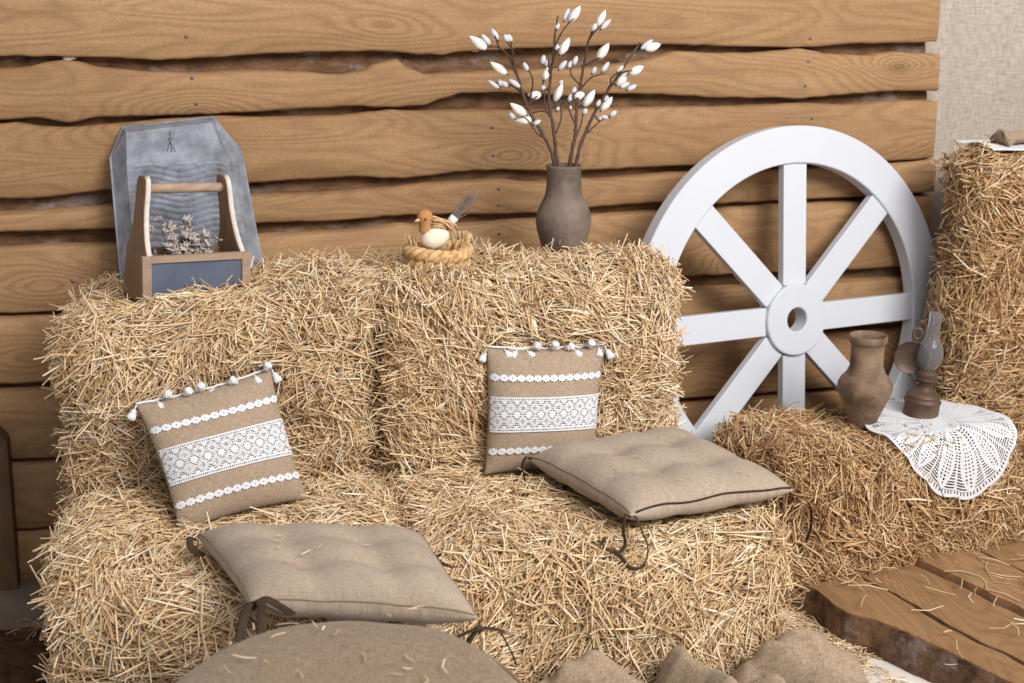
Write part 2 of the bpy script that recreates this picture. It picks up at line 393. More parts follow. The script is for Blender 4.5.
for (x, z, a, w, h, zz) in ((-.241, 1.433, .2, .036, .012, 0), (.832, 1.440, .1, .022, .007, 0), (.878, .950, 0, .088, .012, 0)):
    q = MB(); q.ball((x, WY + .024, z), (w / 2, .006, h / 2), 12, 6, None, .4, x); q.build('wood_chip', 'bud', wall, world=False)

p = MB(); p.prism([(-.62, .0), (-.487, .0), (-.475, .44), (-.495, .47), (-.62, .47)], lambda q: (q[0], 3.50, q[1]), lambda q: (q[0], 3.565, q[1]))
p = p.build('trim_1', 'post', smooth=False, bevel=.006); tag(p, kind='structure')
p = MB()
p.grid(lambda i, j: (-1.2 + .82 * i / 30, (3.575, 3.275, 3.262, 3.262, 3.275, 3.575)[j] - .01 * math.sin(i * .3), (.012, .028, .022, .01, .003, .003)[j] + .004 * noise.noise(Vector((i * .4, j, 3)))), 31, 6, closev=True)
p.f.append(tuple(j * 31 + 30 for j in range(6)))
p = p.build('baseboard_left', 'ledge', smooth=30); tag(p, kind='structure')

# plain burlap hung beyond the end of the boarded wall
def drop(i, j):
    x = 2.2 + 1.3 * i / 80; z = .0 + 1.95 * j / 30
    return (x, 3.665 + .010 * math.sin(x * 21 + .4 * z) + .005 * math.sin(x * 47 + z), z)
b = MB(); b.grid(drop, 81, 31); b.grid(lambda i, j: (drop(i, j)[0], drop(i, j)[1] + .004, drop(i, j)[2]), 81, 31, flip=True)
uv = [(p[0], p[2]) for p in b.v]
o = b.build('burlap_backdrop', 'drop', smooth='all', uv=uv, recalc=False)
tag(o, 'plain grey-beige burlap hung as a backdrop behind the tall straw stack', 'backdrop')

# ------------------------------------------------------------------ plank deck
DECK = [
    ('foremost deck plank with rough bark along its near edge', [(1.512, 2.862), (1.546, 2.80), (1.550, 2.72), (1.562, 2.66), (1.612, 2.60), (1.653, 2.53), (1.688, 2.44), (1.721, 2.345), (1.755, 2.24), (1.80, 2.1), (1.92, 1.7)],
     [(1.672, 2.875), (1.697, 2.80), (1.724, 2.72), (1.739, 2.64), (1.750, 2.56), (1.779, 2.45), (1.815, 2.357), (1.850, 2.22), (1.90, 2.05), (2.0, 1.7)], .10, True),
    ('second deck plank from the bark edged one', [(1.692, 2.882), (1.714, 2.80), (1.741, 2.72), (1.757, 2.64), (1.770, 2.56), (1.799, 2.45), (1.835, 2.357), (1.868, 2.22), (1.92, 2.05), (2.02, 1.7)],
     [(1.872, 2.89), (1.902, 2.797), (1.926, 2.728), (1.946, 2.639), (1.974, 2.545), (2.005, 2.439), (2.07, 2.2), (2.19, 1.7)], .096, False),
    ('third deck plank, standing slightly proud behind a brown step', [(1.879, 2.90), (1.909, 2.797), (1.933, 2.728), (1.953, 2.639), (1.981, 2.545), (2.012, 2.439), (2.077, 2.2), (2.2, 1.7)],
     [(2.055, 2.945), (2.082, 2.847), (2.108, 2.742), (2.141, 2.628), (2.20, 2.4), (2.38, 1.7)], .114, False),
    ('fourth deck plank, beyond the dark gap beside the stack', [(2.075, 2.95), (2.102, 2.847), (2.128, 2.742), (2.161, 2.628), (2.22, 2.4), (2.40, 1.7)],
     [(2.32, 2.955), (2.36, 2.8), (2.42, 2.6), (2.5, 2.35), (2.68, 1.7)], .106, False),
]
for label, le, re_, zt, barky in DECK:
    le = sorted([(y, x) for x, y in le]); re_ = sorted([(y, x) for x, y in re_])
    y0 = le[0][0]; y1l = le[-1][0]; y1r = re_[-1][0]; n = 110
    def sec(i, j):
        t = i / (n - 1)
        yl = y0 + (y1l - y0) * t; yr = y0 + (y1r - y0) * t
        wv = .004 * noise.noise(Vector((yl * 18, zt * 100, 1)))
        xl = lerp_list(le, yl) + wv; xr = lerp_list(re_, yr) - wv
        zb = .001
        out = .0
        if barky: out = .006 + .010 * noise.noise(Vector((yl * 7, 2, 2)))
        S = [(xl - out * .8, yl, zb), (xl - out, yl, (zb + zt) * .45), (xl - out * .3, yl, zt - .016), (xl, yl, zt - .003), (xl + .006, yl, zt),
             (xl + (xr - xl) * .35, (yl + yr) / 2, zt + .001), (xl + (xr - xl) * .7, (yl + yr) / 2, zt + .001),
             (xr - .006, yr, zt), (xr, yr, zt - .005), (xr - .004, yr, zb)]
        p = Vector(S[j])
        if barky and j < 3: p += nvec(p * 38) * .0035
        return p
    b = MB(); b.grid(sec, n, 10, closev=True)
    b.f.append(tuple(j * n + n - 1 for j in range(10))); b.f.append(tuple(j * n for j in reversed(range(10))))
    o = b.build('deck_plank', 'deck', smooth=35)
    tag(o, label, 'plank', 'deck planks')
    if barky:
        def bk(i, j):
            t = i / (n - 1); p = Vector(sec(i, (0, 1, 2, 3)[j])); p.x -= .0035; p.z -= (.0, .0, .0, .004)[j]
            return p + nvec(p * 60) * .0022
        q = MB(); q.grid(bk, n, 4); q = q.build('bark_edge', 'bark_deck', o, smooth='all')
        q['label'] = 'rough grey-brown bark along the plank edge'
# dark sacking heaped in the shadowed corner beside the front left bale
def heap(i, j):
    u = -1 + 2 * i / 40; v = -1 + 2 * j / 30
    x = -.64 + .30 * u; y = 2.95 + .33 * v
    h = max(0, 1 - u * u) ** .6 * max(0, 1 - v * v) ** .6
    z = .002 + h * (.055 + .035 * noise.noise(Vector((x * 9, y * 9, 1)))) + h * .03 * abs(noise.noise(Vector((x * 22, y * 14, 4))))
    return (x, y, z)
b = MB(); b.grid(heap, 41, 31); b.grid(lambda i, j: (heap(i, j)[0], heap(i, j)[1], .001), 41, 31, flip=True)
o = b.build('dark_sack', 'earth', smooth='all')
tag(o, 'dark brown sacking heaped on the floor in the shadowed left corner', 'sack')
# ------------------------------------------------------------------ soft pads (pillows, cushions)
class Pad:
    """four corners (u,v = -+,-+ order BL BR TR TL) bulged along their common normal"""
    def __init__(s, c, tf, tb, concave=0.05, power=2.2, tufts=(), tuft_depth=0.5, crease=0.0):
        s.c = [Vector(p) for p in c]; s.tf = tf; s.tb = tb; s.k = concave; s.pw = power
        s.tufts = tufts; s.td = tuft_depth; s.crease = crease
        s.o = sum(s.c, Vector()) / 4
        s.U = (s.c[1] + s.c[2] - s.c[0] - s.c[3]) / 4; s.V = (s.c[2] + s.c[3] - s.c[0] - s.c[1]) / 4
        s.n = s.U.cross(s.V).normalized()
    def mid(s, u, v):
        uu = u * (1 - s.k * (1 - v * v)); vv = v * (1 - s.k * (1 - u * u))
        a = (1 - uu) / 2; b = (1 + uu) / 2; c = (1 - vv) / 2; d = (1 + vv) / 2
        return s.c[0] * a * c + s.c[1] * b * c + s.c[2] * b * d + s.c[3] * a * d
    def prof(s, u, v):
        e = lambda q: max(0.0, 1 - abs(q) ** s.pw) ** 0.5
        h = e(u) * e(v)
        dip = 0
        for (tu, tv) in s.tufts:
            d2 = ((u - tu) / 0.26) ** 2 + ((v - tv) / 0.26) ** 2
            dip = max(dip, math.exp(-d2))
        h *= 1 - s.td * dip
        if s.crease:
            for (tu, tv) in s.tufts:
                h *= 1 - s.crease * math.exp(-((u - tu) / 0.13) ** 2) * (1 - .35 * abs(v))
                h *= 1 - s.crease * math.exp(-((v - tv) / 0.13) ** 2) * (1 - .35 * abs(u))
        return h
    def S(s, u, v, side=1, off=0.0):
        t = s.tf if side > 0 else s.tb
        w = 0.006 * noise.noise(s.mid(u, v) * 9 + Vector((3, 1, side)))
        return s.mid(u, v) + s.n * side * (t * s.prof(u, v) + off + w * s.prof(u, v))
    def mesh(s, mb, N=44):
        import numpy as np
        us = [math.sin(PI / 2 * (-1 + 2 * i / N)) for i in range(N + 1)]
        uv = []
        for side in (1, -1):
            mb.grid(lambda i, j: s.S(us[i], us[j], side), N + 1, N + 1, flip=side < 0)
            uv += [(us[i] * s.U.length, us[j] * s.V.length) for j in range(N + 1) for i in range(N + 1)]
        return uv
    def inv(s, mu=1.02, T=None):
        m = np.array([s.U * mu, s.V * mu, s.n]).T.astype(float)
        return np.array(s.o), np.linalg.inv(m)

PADS = {}
PADS['lace_left'] = Pad([(-.040, 2.785, .436), (.254, 2.872, .452), (.190, 2.972, .744), (-.116, 2.915, .698)], .062, .045, .06)
PADS['lace_right'] = Pad([(.692, 2.925, .450), (.972, 2.915, .442), (1.014, 2.980, .742), (.712, 2.985, .756)], .060, .042, .05)
TUFT = [(-.36, -.33), (.36, -.33), (-.36, .36), (.36, .36)]
PADS['seat_left'] = Pad([(.085, 2.265, .492), (.488, 2.118, .486), (.455, 2.490, .494), (-.004, 2.615, .494)], .066, .050, .035, 4.0, TUFT, .27, .11)
PADS['seat_right'] = Pad([(.908, 2.470, .500), (1.325, 2.530, .496), (1.205, 2.945, .500), (.788, 2.868, .500)], .066, .050, .035, 4.0, TUFT, .27, .11)

# places kept clear of straw: (origin, inverse axes, shape)
CLEAR = []
for p in PADS.values():
    o_, i_ = p.inv(); CLEAR.append((o_, i_, ('pad', p.tf, p.tb)))
def clear_box(o, ax, ay, az):
    CLEAR.append((np.array(o, float), np.linalg.inv(np.array([ax, ay, az], float).T), ('box',)))
def clear_cyl(o, r, hz):
    CLEAR.append((np.array(o, float), np.linalg.inv(np.diag([r, r, hz])), ('cyl',)))

BOX_ANG = math.radians(19); cb, sb = math.cos(BOX_ANG), math.sin(BOX_ANG)
clear_box((-.09 + .122 * cb - .06 * sb, 3.087 + .122 * sb + .06 * cb, 1.06), (.125 * cb, .125 * sb, 0), (-.07 * sb, .07 * cb, 0), (0, 0, .155))
clear_cyl((1.003, 3.30, 1.06), .058, .13)
clear_cyl((.640, 3.15, .99), .070, .075)
clear_cyl((1.79, 3.035, .57), .055, .125)
clear_cyl((1.968, 3.055, .57), .06, .125)
clear_box((1.965, 3.02, .532), (.225, .02, 0), (-.02, .17, 0), (0, 0, .068))
clear_box((1.99, 2.832, .36), (.19, .02, 0), (-.004, .036, 0), (0, 0, .105))
clear_box((.045, 2.99, 1.02), (.10, .02, 0), (0, .06, 0), (0, 0, .092))
clear_box((.02, 3.43, 1.05), (.17, 0, 0), (0, .06, .02), (0, 0, .15))
clear_cyl((.197, 1.825, .28), .335, .31)

# ------------------------------------------------------------------ straw
def straws(name, pos, nrm, dirv, L, rad, parent, m, bow=0.06, clear=True, droop=0.0, seed=1, free=0):
    g = np.random.default_rng(seed)
    N = len(pos)
    nrm = nrm / np.linalg.norm(nrm, axis=1, keepdims=True)
    dirv = dirv / np.linalg.norm(dirv, axis=1, keepdims=True)
    side = np.cross(nrm, dirv); side /= np.maximum(np.linalg.norm(side, axis=1, keepdims=True), 1e-6)
    up = np.cross(dirv, side)
    b1 = g.normal(0, bow, (N, 1)) * L[:, None]; b2 = g.normal(0, bow * .6, (N, 1)) * L[:, None]
    p0 = pos - dirv * L[:, None] * .5; p2 = pos + dirv * L[:, None] * .5
    p1 = pos + side * b1 + up * b2
    if droop: p2[:, 2] -= droop * L * g.random(N); p0[:, 2] -= droop * L * g.random(N)
    if clear:
        keep = np.ones(N, bool)
        for (o, inv, shp) in CLEAR:
            for t in (p0, p1, p2, (p0 + p1) / 2, (p1 + p2) / 2):
                q = (t - o) @ inv.T
                if shp[0] == 'pad':
                    e = np.sqrt(np.clip(1 - np.abs(q[:, 0]) ** 4, 0, 1) * np.clip(1 - np.abs(q[:, 1]) ** 4, 0, 1)) + .30
                    ins = (np.abs(q[:, 0]) < 1.03) & (np.abs(q[:, 1]) < 1.05) & (q[:, 2] < shp[1] * e + .008) & (q[:, 2] > -shp[2] * e * .9)
                elif shp[0] == 'box': ins = (np.abs(q) < 1).all(axis=1)
                else: ins = (q[:, 0] ** 2 + q[:, 1] ** 2 < 1) & (np.abs(q[:, 2]) < 1)
                keep &= ~ins
        if free: keep[N - free:] = True
        p0, p1, p2, side, up, rad = p0[keep], p1[keep], p2[keep], side[keep], up[keep], rad[keep]
        N = len(p0)
    roll = g.uniform(0, 2 * PI, N)
    V = np.empty((N, 9, 3), np.float32)
    for si, (c, k) in enumerate(((p0, .8), (p1, 1.0), (p2, .7))):
        for q in range(3):
            a = roll + q * 2 * PI / 3
            V[:, si * 3 + q] = c + (side * np.cos(a)[:, None] + up * np.sin(a)[:, None] * .8) * (rad * k)[:, None]
    F = []
    for s in range(2):
        for q in range(3): F.append((s * 3 + q, s * 3 + (q + 1) % 3, s * 3 + 3 + (q + 1) % 3, s * 3 + 3 + q))
    F = np.array(F, np.int32)
    F = (F[None] + (np.arange(N, dtype=np.int32) * 9)[:, None, None]).reshape(-1, 4)
    off = np.array(parent_loc(parent)) if parent is not None else np.zeros(3)
    me = bpy.data.meshes.new(name)
    me.vertices.add(N * 9); me.vertices.foreach_set('co', (V.reshape(-1, 3) - off).astype(np.float32).ravel())
    me.loops.add(len(F) * 4); me.loops.foreach_set('vertex_index', F.ravel())
    me.polygons.add(len(F)); me.polygons.foreach_set('loop_start', np.arange(len(F), dtype=np.int32) * 4)
    me.polygons.foreach_set('loop_total', np.full(len(F), 4, np.int32))
    me.update(calc_edges=True); me.validate()
    me.polygons.foreach_set('use_smooth', [True] * len(me.polygons))
    me.materials.append(M[m])
    o = bpy.data.objects.new(name, me); col.objects.link(o)
    if parent is not None: o.parent = parent
    o['kind'] = 'stuff'
    return o

def flow(p, seed):
    g = np.random.default_rng(seed); out = np.zeros(len(p))
    for k in range(6):
        w = g.normal(0, 9 if k < 3 else 22, 3); out += np.sin(p @ w + g.uniform(0, 6)) * (1 if k < 3 else .6)
    return out

def hay_bale(label, fp, z0, z1, weights=(1, 1, .3, .3, .03), dens=15000, m='straw', seed=1, r=.05, front_ang=None, lmax=.15, wob=.02, twine=None, shag=1.0, tilt=0.0, under=0.0):
    """fp = front-left, front-right, back-right, back-left corners; weights = front, top, left, right, back"""
    FL, FR, BR, BL = [np.array(p, float) for p in fp]
    cen = (FL + FR + BR + BL) / 4
    W = (np.linalg.norm(FR - FL) + np.linalg.norm(BR - BL)) / 4; D = (np.linalg.norm(BL - FL) + np.linalg.norm(BR - FR)) / 4; Hh = (z1 - z0) / 2
    half = np.array([W, D, Hh]); n = 20
    t = np.linspace(-1, 1, n + 1); A, B = np.meshgrid(t, t); A = A.ravel(); B = B.ravel(); one = np.ones_like(A)
    faces = []; P = []
    for ax, sg in ((1, -1), (2, 1), (0, -1), (0, 1), (1, 1), (2, -1)):
        q = np.empty((len(A), 3)); o = [i for i in range(3) if i != ax]
        q[:, ax] = sg; q[:, o[0]] = A; q[:, o[1]] = B
        b = len(P) * len(A); P.append(q)
        for j in range(n):
            for i in range(n):
                a = b + j * (n + 1) + i; faces.append((a, a + 1, a + n + 2, a + n + 1))
    P = np.concatenate(P) * half
    c = np.clip(P, -(half - r), half - r); d = P - c
    L = np.maximum(np.linalg.norm(d, axis=1, keepdims=True), 1e-9); P = c + d / L * r
    s = P / half
    a = (1 - s[:, :1]) / 2; bq = (1 + s[:, :1]) / 2; cc = (1 - s[:, 1:2]) / 2; dd = (1 + s[:, 1:2]) / 2
    XY = FL * a * cc + FR * bq * cc + BR * bq * dd + BL * a * dd
    Z = (z0 + z1) / 2 + P[:, 2]
    Q = np.column_stack([XY, Z])
    for i in range(len(Q)):
        v = nvec(Vector(Q[i]) * 6 + Vector((seed * 3.1, 0, 0))) * wob * 1.25 + nvec(Vector(Q[i]) * 2.4 + Vector((seed * 7.7, 5, 0))) * wob
        k = np.clip((Z[i] - z0) / .08, 0, 1)
        Q[i] += np.array(v) * (1, 1, k)
        if under and Q[i, 1] < cen[1]: Q[i, 1] += under * max(0, 1 - (Z[i] - z0) / (.8 * (z1 - z0))) ** 1.2
        if tilt: Q[i, 2] += tilt * (1 - min(1, max(0, (Q[i, 0] - .15) / .16))) * k ** 4 * (Q[i, 2] > (z0 + z1) / 2)
    mb = MB(); mb.v = [tuple(x) for x in Q]; mb.f = faces
    root = mb.build('hay_bale', 'core', None, merge=1e-5)
    root.location = (0, 0, 0)
    tag(root, label, 'hay bale', 'hay bales')
    # straw cover
    F = np.array(faces); v0 = Q[F[:, 0]]; e1 = Q[F[:, 1]] - v0; e2 = Q[F[:, 3]] - v0
    nn = np.cross(e1, e2); area = np.linalg.norm(nn, axis=1); nn /= np.maximum(area[:, None], 1e-9)
    fc = Q[F].mean(axis=1); outw = fc - np.append(cen, (z0 + z1) / 2)
    nn[(nn * outw).sum(1) < 0] *= -1
    wt = np.zeros(len(F))
    for wgt, dr in zip(weights, ((0, -1, 0), (0, 0, 1), (-1, 0, 0), (1, 0, 0), (0, 1, 0))):
        wt += wgt * np.clip(nn @ np.array(dr, float), 0, 1) ** 1.2
    g = np.random.default_rng(seed + 100)
    N = int((area * wt).sum() * dens)
    idx = g.choice(len(F), N, p=area * wt / (area * wt).sum())
    u, v = g.random((2, N, 1))
    pos = v0[idx] + e1[idx] * u + e2[idx] * v; nrm = nn[idx] + g.normal(0, .15, (N, 3))
    nrm /= np.linalg.norm(nrm, axis=1, keepdims=True)
    zx = np.array([0, 0, 1.0]); xx = np.array([1.0, 0, 0])
    top = nrm[:, 2] > .72
    t1 = np.where(top[:, None], xx, np.cross(zx, nrm)); t1 -= nrm * (t1 * nrm).sum(1, keepdims=True)
    t1 /= np.maximum(np.linalg.norm(t1, axis=1, keepdims=True), 1e-6); t2 = np.cross(nrm, t1)
    ph = flow(pos, seed) * .75 + g.normal(0, .42, N)
    kc = g.choice(len(F), 15, p=area * wt / (area * wt).sum()); KC = fc[kc]      # tufts: straws fan out from these
    dd2 = ((pos[:, None] - KC[None]) ** 2).sum(2); near = dd2.argmin(1); dn = np.sqrt(dd2.min(1))
    rv = pos - KC[near]; fan = np.arctan2((rv * t2).sum(1), (rv * t1).sum(1)) + g.normal(0, .30, N)
    if front_ang is not None: ph = np.where(top, ph, front_ang + .55 * flow(pos, seed) + g.normal(0, .5, N))
    fans = (g.random(N) < .62 * np.exp(-dn / .16)) & (near % 3 > 0)
    ph = np.where(fans, fan, ph)
    un = g.random(N) < .13
    ph = np.where(un, g.uniform(0, PI, N), ph)
    lift = g.normal(0.02, .13, N)
    lift = np.where(fans, lift + .10, lift)
    fly = g.random(N) < .09 * shag
    lift = np.where(fly, g.uniform(-.9, .9, N), lift)
    d = t1 * np.cos(ph)[:, None] + t2 * np.sin(ph)[:, None] + nrm * lift[:, None]
    d *= np.where(g.random(N) < .5, -1, 1)[:, None]
    Ls = np.clip(g.gamma(3.0, .026, N) + .03, .03, lmax)
    Ls = np.where(fly, np.minimum(Ls, np.where(g.random(N) < .12, .17, .10)), Ls)
    depth = g.uniform(-.012, .022, N) + .008 * flow(pos * 1.5, seed + 9) * .5
    depth = np.where(fly, depth + .006, depth)
    pos = pos + nrm * depth[:, None]
    rad = g.uniform(.0013, .0032, N)
    pos[:, 2] = np.maximum(pos[:, 2], z0 + .012)
    N2 = int(N * .55)                                              # short chaff close to the bale under the loose straws
    i2 = g.choice(len(F), N2, p=area * wt / (area * wt).sum()); u, v = g.random((2, N2, 1))
    q2 = v0[i2] + e1[i2] * u + e2[i2] * v; n2 = nn[i2]; ph2 = g.uniform(0, PI, N2)
    a1 = np.cross(n2, g.normal(0, 1, (N2, 3))); a1 /= np.maximum(np.linalg.norm(a1, axis=1, keepdims=True), 1e-6)
    q2 = q2 + n2 * g.uniform(-.004, .007, (N2, 1)); q2[:, 2] = np.maximum(q2[:, 2], z0 + .012)
    pos = np.concatenate([pos, q2]); nrm = np.concatenate([nrm, n2]); d = np.concatenate([d, a1 + n2 * g.normal(0, .06, (N2, 1))])
    Ls = np.concatenate([Ls, g.uniform(.02, .055, N2)]); rad = np.concatenate([rad, g.uniform(.0012, .0028, N2)])
    straws('loose_straw', pos, nrm, d, Ls, rad, root, m, droop=.06, seed=seed + 5, free=N2)
    if twine:
        for zf in twine:
            zz = z0 + (z1 - z0) * zf; tw = MB(); out = .014
            pts = []
            for a_, b_ in ((FL, FR), (FR, BR), (BR, BL), (BL, FL)):
                e_ = (b_ - a_) / np.linalg.norm(b_ - a_); n_ = np.array([e_[1], -e_[0]])
                for t_ in (.14, .5, .86):
                    q_ = a_ + (b_ - a_) * t_ + n_ * out; pts.append((q_[0], q_[1], zz + .006 * math.sin(t_ * 9 + zf * 20)))
            pts.append(pts[0]); tw.tube(spline(pts, 160), .0015, 6)
            tw.build('twine', 'twine', root)
    return root

hay_bale('straw bale at the back left, carrying the wooden planter box and grey tray', [(-.265, 2.985), (.435, 3.005), (.44, 3.42), (-.25, 3.42)], .435, .915,
         (1, 1.0, .7, .2, .02), 19000, 'straw', 11, .06, None, .16, .022, twine=(.72,), shag=1.6, tilt=-.040, under=.05)
hay_bale('straw bale at the back middle, carrying the bird nest and the clay vase', [(.455, 3.0), (1.215, 2.99), (1.13, 3.24), (.46, 3.42)], .435, .915,
         (1, 1.0, .2, .6, .02), 19000, 'straw', 12, .06, None, .16, .022, twine=(.66,), shag=1.6)
hay_bale('low straw bale at the front left under the tufted cushion with the bow', [(-.29, 2.56), (.44, 2.285), (.445, 3.38), (-.27, 3.38)], 0, .435,
         (1, 1, .8, .2, .02), 17000, 'straw', 13, .06, None, .16, .02, shag=1.1, under=.17)
hay_bale('low straw bale at the front middle under the tufted cushion with the dark zip', [(.46, 2.475), (1.285, 2.47), (1.24, 3.1), (.46, 3.38)], 0, .435,
         (1.1, 1, .3, .6, .02), 19000, 'straw', 14, .06, PI / 2, .15, .02, shag=1.2)
hay_bale('tan straw bale standing behind the plank deck under the clay jug and lace doily', [(1.50, 2.855), (2.205, 2.925), (2.17, 3.21), (1.425, 3.20)], 0, .43,
         (1, 1, .9, .1, .02), 17000, 'straw_tan', 15, .05, PI / 2 + .2, .15, .016)
hay_bale('tan straw bale lowest in the tall stack on the right', [(2.235, 2.965), (3.0, 3.02), (2.98, 3.45), (2.27, 3.42)], 0, .43,
         (1, 1, .8, .05, .02), 14000, 'straw_tan', 16, .04, None, .14, .016)
hay_bale('tan straw bale in the middle of the tall stack on the right', [(2.195, 3.20), (2.98, 3.24), (2.96, 3.50), (2.21, 3.40)], .435, .79,
         (1, .3, .8, .05, .02), 15000, 'straw_tan', 17, .04, None, .14, .016)
hay_bale('tan straw bale topmost in the tall stack on the right, with lace cloth', [(2.195, 3.20), (2.98, 3.24), (2.96, 3.50), (2.21, 3.40)], .795, 1.14,
         (1, 1, .8, .05, .02), 15000, 'straw_tan', 18, .045, None, .14, .016, shag=1.3)
# ------------------------------------------------------------------ wagon wheel leaning on the boards
WN = Vector((.208, -.972, .105)).normalized(); WC = Vector((1.751, 3.392, .6625)); WR, WI, WH = .5655, .458, .107
WUP = (Vector((0, 0, 1)) - WN * WN.z).normalized()
wa = math.radians(-1.2)
wx0 = WUP.cross(WN).normalized(); WX = wx0 * math.cos(wa) + WUP * math.sin(wa); WY2 = -wx0 * math.sin(wa) + WUP * math.cos(wa)
def wp(x, y, d): return WC + WX * x + WY2 * y - WN * d            # d = depth behind the face
wheel = thing('wagon_wheel', (WC.x, WC.y, .1), 'large white painted wooden wagon wheel with eight spokes leaning against the board wall', 'wheel')
def ring(ro, ri, d0, d1, n=128, bev=.003):
    b = MB(); prof = [(ri, d0 + bev), (ri + bev, d0), (ro - bev, d0), (ro, d0 + bev), (ro, d1 - bev), (ro - bev, d1), (ri + bev, d1), (ri, d1 - bev)]
    b.grid(lambda i, j: wp(prof[j][0] * math.cos(2 * PI * i / n), prof[j][0] * math.sin(2 * PI * i / n), prof[j][1]), n, 8, closeu=True, closev=True)
    return b
ring(WR, WI, 0, .048).build('rim', 'white', wheel)
ring(WH, .0355, -.006, .05, 64).build('hub', 'white', wheel)
for k in range(8):
    a = k * PI / 4; ca, sa = math.cos(a), math.sin(a)
    b = MB(); hw = .0415; r0 = WH - .004; r1 = WI + .006
    b.prism([(r0, -hw), (r1, -hw), (r1, hw), (r0, hw)], lambda q: wp(q[0] * ca - q[1] * sa, q[0] * sa + q[1] * ca, .008), lambda q: wp(q[0] * ca - q[1] * sa, q[0] * sa + q[1] * ca, .034))
    b.build('spoke', 'white', wheel, smooth=False, bevel=.0025)
# unseen block added to prop up the wheel, behind the low bale
b = MB(); b.box((1.30, 3.24, 0), (2.10, 3.42, .094)); tag(b.build('wheel_block', 'post', smooth=False, bevel=.004), kind='structure')

# ------------------------------------------------------------------ lace trimmed pillows
def lace_parts(P, root, tilt_seed):
    """lace trims follow the pillow's front surface"""
    hw, hh = P.U.length, P.V.length
    def cells(name, v0, v1, nu, nv, fn, lift=.0022):
        b = MB(); idx = {}
        def vid(i, j):
            if (i, j) not in idx:
                u = -.985 + 1.97 * i / nu; v = v0 + (v1 - v0) * j / nv
                idx[(i, j)] = len(b.v); b.v.append(tuple(P.S(u, v, 1, lift)))
            return idx[(i, j)]
        for j in range(nv):
            for i in range(nu):
                if fn((i + .5) / nu, (j + .5) / nv): b.f.append((vid(i, j), vid(i + 1, j), vid(i + 1, j + 1), vid(i, j + 1)))
        o = b.build(name, 'lace', root, smooth='all', recalc=False)
        s = o.modifiers.new('thick', 'SOLIDIFY'); s.thickness = .0016; s.offset = 1
        return o
    def band(x, y):
        n = 9.5; fx = (x * n) % 1.0
        if y < .035 or y > .965: return True
        if y < .115 or y > .885: return ((x * 62) % 1) > .45 if (y < .085 or y > .915) else True
        yy = (y - .115) / .77                                    # 0..1 in the field
        # two rows of nested diamonds, a row of flowers between them
        for cy in (.25, .75):
            dx = abs(fx - .5); dy = abs(yy - cy) / .25 * .5
            m = dx + dy
            if .40 < m < .50: return True
            if m < .235: return (((x * n * 8) % 1) < .30) or (((yy * 15) % 1) < .30)
            if m < .365: return True
            if m <= .40: return abs(dx - dy) < .05
        gx = min(fx, 1 - fx)
        for cy in (0.0, .5, 1.0):
            dy = abs(yy - cy) / .25 * .5
            rr = math.hypot(gx, dy); an = math.atan2(dy, gx)
            if rr < (.26 if cy == .5 else .20) + .03 * math.cos(an * 8): return True
        return (((yy * 15) % 1) < .45)
    cells('lace_band', -.32, .245, 300, 104, band)
    def flowers(x, y):
        n = 14; fx = (x * n) % 1.0 - .5; fy = (y - .5) * 1.0
        r = math.hypot(fx * .96, fy); an = math.atan2(fy, fx)
        if r < .07: return False
        return r < .455 + .05 * math.cos(an * 8) or abs(fy) < .16
    for v in (.55, -.63):
        cells('flower_trim', v - .062, v + .062, 300, 22, flowers)
    # cord with tassels along the top edge
    b = MB()
    pts = [P.mid(-1 + 2 * i / 60, 1.0) + P.V.normalized() * (.004 + .003 * noise.noise(Vector((i * .35, tilt_seed, 1)))) for i in range(61)]
    b.tube(pts, .0028, 7); b.build('cord', 'lace', root, smooth='all')
    down = -P.V.normalized()
    rr = random.Random(tilt_seed)
    for i, u in enumerate((-1.0, -.72, -.50, -.34, -.12, .10, .30, .46, .72, .88, 1.0)):
        end = abs(u) == 1.0; c = P.mid(u, 1.0) + P.n * (.006 if end else .014)
        dr = Vector((.5 * (1 if u > 0 else -1) * end + rr.uniform(-.6, .6) * (not end), -.25, -1 if end else rr.choice((-.7, .5, -.5, .35)))).normalized()
        ln = .036 if end else .024
        t = MB()
        t.tube([c, c + dr * ln * .4], .0018, 6)
        for q in range(9):
            a = 2 * PI * q / 9; o2 = dr.orthogonal().normalized(); o3 = dr.cross(o2)
            e = c + dr * ln + (o2 * math.cos(a) + o3 * math.sin(a)) * .006
            t.tube(spline([c + dr * ln * .35, (c + dr * ln * .6 + e) / 2 + (o2 * math.cos(a) + o3 * math.sin(a)) * .004, e], 5), [.002, .0034, .0036, .003, .0015], 5)
        t.ball(c + dr * ln * .5, .0075, 10, 7, None, .25, i)
        t.ball(c + dr * ln * .82, .0082, 10, 7, None, .35, i + 9)
        t.build('tassel', 'lace', root, smooth='all')

for key, label in (('lace_left', 'burlap pillow with white lace bands, tipped sideways on the left straw bales'),
                   ('lace_right', 'burlap pillow with white lace bands, standing upright behind the zipped cushion')):
    P = PADS[key]
    b = MB(); uv = P.mesh(b, 40)
    o = b.build('lace_pillow', 'pillow', smooth='all', uv=uv, recalc=False)
    tag(o, label, 'pillow', 'burlap pillows with lace')
    lace_parts(P, o, 1 if key == 'lace_left' else 2)

# ------------------------------------------------------------------ tufted seat cushions
def ribbon(root, pts, w=.0072, n=26, name='tie_ribbon'):
    b = MB(); b.tube(spline(pts, n), w, 8, .16); return b.build(name, 'ribbon', root, smooth='all')
def seam_line(P, root, s0, s1, name, m, r, fn):
    b = MB(); b.tube([fn(s0 + (s1 - s0) * i / 60) for i in range(61)], r, 6); return b.build(name, m, root, smooth='all')

